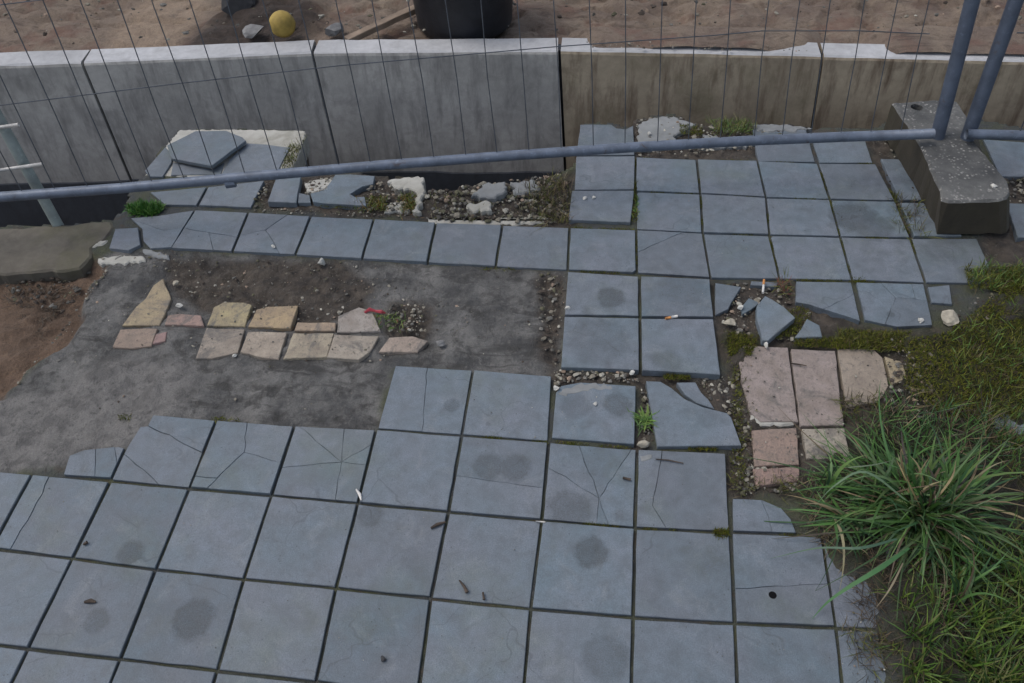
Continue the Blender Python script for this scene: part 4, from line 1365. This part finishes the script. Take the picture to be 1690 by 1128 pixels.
# fine weeds and grass
stuff_blades('grass', [
    ([(1490, 940), (1560, 900), (1700, 880), (2300, 860), (2500, 1400), (1500, 1250), (1480, 1060)], 6000, .008, .03, .12, .0034, (1.0, .38), .35, GDARK, 14),
    ([(1490, 940), (1560, 900), (1700, 880), (2300, 860), (2500, 1400), (1500, 1250), (1480, 1060)], 4000, .008, .02, .08, .0022, (.5, .35), .4, BROWN+STRAW[3:]+GDARK[:2], 9),
    ([(1560, 560), (1690, 500), (2050, 470), (2250, 860), (1700, 850), (1600, 690)], 6500, .010, .015, .05, .0020, (1.0, .35), .2, OLIVE+GREEN[:2], 6),
    ([(1400, 690), (1500, 660), (1700, 700), (1700, 780), (1450, 740)], 900, .008, .03, .09, .0022, (.9, .4), .3, BLUEG+BROWN+STRAW[1:2], 8),
    ([(700, 325), (900, 305), (900, 366), (700, 366)], 200, -.006, .012, .04, .0016, (.7, .45), .4, BROWN+STRAW[2:]+OLIVE, 5),
    ([(865, 305), (945, 285), (940, 370), (880, 368)], 760, -.006, .02, .07, .0018, (.9, .45), .4, BROWN+STRAW[1:]+OLIVE, 6),
    ([(1170, 205), (1242, 203), (1242, 222), (1175, 224)], 420, .0, .02, .055, .0018, (1.0, .35), .3, GREEN+OLIVE, 8),
    ([(1470, 320), (1520, 330), (1530, 395), (1485, 390)], 200, -.004, .02, .06, .0018, (.9, .4), .3, OLIVE+BROWN, 6),
    ([(1590, 440), (1690, 440), (1700, 480), (1610, 478)], 620, .006, .015, .05, .0020, (1.0, .35), .3, GREEN+OLIVE, 8),
    ([(1380, 550), (1500, 552), (1490, 580), (1385, 576)], 500, .002, .01, .03, .0016, (1.0, .4), .3, OLIVE, 6),
    ([(1276, 455), (1300, 458), (1304, 490), (1282, 484)], 80, -.002, .015, .05, .0018, (.6, .4), .3, [(.20, .055, .03), (.14, .06, .03), (.10, .05, .03)]+OLIVE[:2], 6),
    ([(580, 330), (640, 330), (640, 352), (590, 350)], 170, -.002, .012, .04, .0018, (.9, .4), .3, GREEN[3:]+[(.22, .13, .03)], 6),
    ([(622, 522), (665, 525), (665, 545), (622, 543)], 110, -.008, .012, .035, .0020, (.8, .4), .3, GREEN+[(.16, .07, .03)], 6),
    ([(1052, 680), (1075, 682), (1075, 705), (1055, 705)], 60, -.004, .015, .045, .0026, (.5, .4), .2, GREEN[:3], 6),
    ([(660, 325), (686, 325), (690, 360), (660, 358)], 150, -.002, .012, .035, .0018, (.9, .4), .3, GREEN[3:]+[(.20, .11, .03)], 6),
    ([(470, 240), (502, 235), (485, 280), (465, 285)], 90, -.004, .015, .04, .0018, (.9, .4), .3, GREEN[3:]+OLIVE, 6),
    ([(1380, 660), (1480, 650), (1490, 700), (1390, 700)], 420, .0, .012, .04, .0018, (.9, .4), .3, OLIVE+BROWN, 6),
    ([(1190, 565), (1225, 570), (1240, 700), (1245, 790), (1225, 790), (1215, 690)], 260, -.006, .008, .022, .0014, (.8, .4), .3, OLIVE+BROWN, 5),
    ([(1190, 785), (1330, 785), (1330, 820), (1210, 822)], 260, -.004, .01, .03, .0014, (.7, .4), .4, BROWN+OLIVE, 5),
    ([(1315, 800), (1400, 760), (1420, 900), (1390, 940), (1340, 880)], 500, .002, .02, .07, .0018, (.5, .35), .4, BROWN+STRAW[1:]+BLUEG[:2], 7),
    ([(1390, 900), (1500, 900), (1500, 1060), (1430, 1040)], 380, .002, .02, .08, .0016, (.35, .3), .3, BROWN+STRAW[3:], 6),
    ([(1380, 1035), (1500, 1050), (1510, 1128), (1440, 1128)], 240, .002, .015, .06, .0016, (.5, .35), .3, BROWN+OLIVE, 6),
    ([(25, 455), (130, 450), (120, 505), (60, 560), (10, 500)], 420, -.045, .02, .06, .0016, (.3, .35), .3, [(.03, .022, .016), (.06, .04, .025), (.10, .075, .05)], 5)], 3)

# big tuft at the right: several shoots that fan out unevenly
cx = G(1533, 858, .02)
RT, DD, LL, WW, BB, CC_ = [], [], [], [], [], []
for k in range(118):
    main = k < 44
    a0 = random.uniform(0, 2*math.pi)
    if -2.7 < math.atan2(math.sin(a0), math.cos(a0)) < -1.7 and random.random() < .75: continue
    rr = abs(random.gauss(0, .030 if main else .105))
    c = np.array([cx[0]+rr*math.cos(a0)-(0 if main else .045), cx[1]+rr*math.sin(a0)*.8+.01, .012])
    n = random.randint(7, 15)
    lean = random.uniform(.12, 1.25)
    az = (a0 if main else random.uniform(0, 6.28))+rng.normal(0, .42, n)
    el = np.clip(lean+rng.normal(0, .22, n), .06, 1.45)
    L = random.uniform(.15, .345)*rng.uniform(.5, 1.12, n)*(1.0 if main else .72)
    if c[0] < cx[0]-.10 and c[1] < cx[1]-.03: continue
    RT.append(np.tile(c, (n, 1))+np.concatenate([rng.normal(0, .006, (n, 2)), np.zeros((n, 1))], 1))
    DD.append(np.stack([np.cos(az)*np.cos(el), np.sin(az)*np.cos(el), np.sin(el)], 1)); LL.append(L)
    WW.append(rng.uniform(.0040, .0088, n))
    dr = rng.uniform(.2, 1.0, n)*np.clip(1.25-el*.35, .5, 1.2)
    BB.append(np.minimum(dr, np.maximum((.012+L*np.sin(el)-.006)/L, .02)))
    c_ = pick(BLUEG, n, .22)*random.uniform(.45, 1.05)
    q = rng.random(n) < .11; c_[q] = pick(STRAW, int(q.sum()))
    q = rng.random(n) < .08; c_[q] = pick(BROWN, int(q.sum()))
    CC_.append(c_)
tuft = ribbon_mesh('grass_tuft', np.concatenate(RT), np.concatenate(DD), np.concatenate(LL), np.concatenate(WW), np.concatenate(BB), np.concatenate(CC_), 8, 'leaf', .28)
tag(tuft, 'large arching blue green grass tuft spreading over the paving at right', 'grass tuft')
# a few single long blades
def blade_px(pts, w, c):
    """one arching blade through given points"""
    K_ = [G(x, y, z) for x, y, z in pts]
    K_ = [2*K_[0]-K_[1]]+K_+[2*K_[-1]-K_[-2]]
    P = []
    for i in range(1, len(K_)-2):
        for q in range(5):
            t = q/5
            P.append(.5*((2*K_[i])+(K_[i+1]-K_[i-1])*t+(2*K_[i-1]-5*K_[i]+4*K_[i+1]-K_[i+2])*t*t+(3*K_[i]-K_[i-1]-3*K_[i+1]+K_[i+2])*t**3))
    P.append(K_[-2])
    V = []; Fc = []
    for i, p in enumerate(P):
        t = P[min(i+1, len(P)-1)]-P[max(i-1, 0)]
        s = np.cross(t, [0, 0, 1]); s /= np.linalg.norm(s)+1e-9
        ww = w*(1-(i/(len(P)-1))**1.6)*.5*min(1, .5+i*.12)+.0003
        V += [p-s*ww, p+s*ww+np.array([0, 0, ww*.5])]
    for i in range(len(P)-1): Fc.append((2*i, 2*i+1, 2*i+3, 2*i+2))
    return V, Fc, c
BL = [blade_px([(1500, 905, .05), (1450, 940, .075), (1400, 970, .06), (1365, 995, .03), (1340, 1022, .004)], .009, (.060, .150, .055)),
      blade_px([(1480, 890, .06), (1420, 905, .07), (1350, 905, .04), (1272, 922, .004)], .006, (.05, .10, .06)),
      blade_px([(1500, 830, .08), (1430, 780, .12), (1380, 800, .10), (1345, 835, .03)], .0055, (.10, .16, .09)),
      blade_px([(1520, 840, .06), (1500, 800, .12), (1480, 760, .15)], .006, (.30, .22, .10)),
      blade_px([(1540, 830, .06), (1570, 790, .12), (1578, 760, .16)], .005, (.32, .25, .14)),
      blade_px([(1545, 870, .05), (1600, 890, .06), (1615, 915, .02)], .005, (.30, .24, .14)),
      blade_px([(1490, 930, .04), (1470, 970, .05), (1445, 1005, .005)], .004, (.25, .21, .14)),
      blade_px([(1400, 772, .10), (1440, 768, .10), (1475, 760, .08)], .004, (.12, .16, .10))]
V = []; Fc = []; C = []
for v, f, c in BL:
    o_ = len(V); V += v; Fc += [tuple(i+o_ for i in q) for q in f]; C += [c]*len(v)
me = bpy.data.meshes.new('long_blade')
me.from_pydata([tuple(np.array(v)-np.array(tuft.location)) for v in V], [], Fc)
set_attr(me, 'Col', np.array(C))
me.materials.append(M['leaf'])
lb_ = bpy.data.objects.new('long_blade', me); col.objects.link(lb_); lb_.parent = tuft

# round green clump at the far left corner
c0 = G(240, 345, .0)
N = 900
a = rng.uniform(0, 2*math.pi, N); r = np.sqrt(rng.uniform(0, 1, N))
roots = np.stack([c0[0]+r*np.cos(a)*.060, c0[1]+r*np.sin(a)*.030, np.full(N, -.004)], 1)
D = dirs_of(N, (.85, .4))
clump = ribbon_mesh('moss_clump', roots, D, rng.uniform(.018, .042, N)*(1.2-r*.5), rng.uniform(.003, .0055, N), rng.uniform(.0, .35, N), pick([(.040, .130, .018), (.055, .160, .022), (.030, .100, .018), (.085, .17, .03)], N), 2)
tag(clump, 'round bright green clump of weed at the far left paving corner', 'weed', 'small green weeds in the paving')
# small weed in the open joint
c0 = G(1064, 693, -.004)
N = 26
roots = np.stack([np.full(N, c0[0])+rng.normal(0, .004, N), np.full(N, c0[1])+rng.normal(0, .004, N), np.full(N, -.004)], 1)
wd_ = ribbon_mesh('weed', roots, dirs_of(N, (.45, .3)), rng.uniform(.02, .05, N), rng.uniform(.004, .008, N), rng.uniform(.1, .4, N), pick(GREEN[:4], N), 3)
tag(wd_, 'small green weed in the open joint beside the tile with a curved crack', 'weed', 'small green weeds in the paving')
c0 = G(1050, 340, .0)
N = 60
roots = np.stack([np.full(N, c0[0])+rng.normal(0, .003, N), c0[1]+rng.uniform(-.06, .05, N), np.full(N, -.006)], 1)
wd_ = ribbon_mesh('weed', roots, dirs_of(N, (1.0, .3)), rng.uniform(.012, .03, N), rng.uniform(.002, .004, N), rng.uniform(.1, .4, N), pick(GREEN, N), 3)
tag(wd_, 'thin line of weed in the joint right of the two white pebbles', 'weed', 'small green weeds in the paving')

# a round black plug in one tile
c0 = G(1275, 983, .0)
V = []; n = 20
for r, z in ((0, .0022), (.0072, .0022), (.0082, .0012), (.0084, -.004)):
    for k in range(n): V.append((c0[0]+r*math.cos(2*math.pi*k/n), c0[1]+r*math.sin(2*math.pi*k/n), z))
pl = mesh_of('plug', V, [(i*n+k, i*n+(k+1) % n, (i+1)*n+(k+1) % n, (i+1)*n+k) for i in range(3) for k in range(n)], M['matt_black'])
tag(pl, 'small round black plug set in a tile left of the big grass tuft', 'plug')
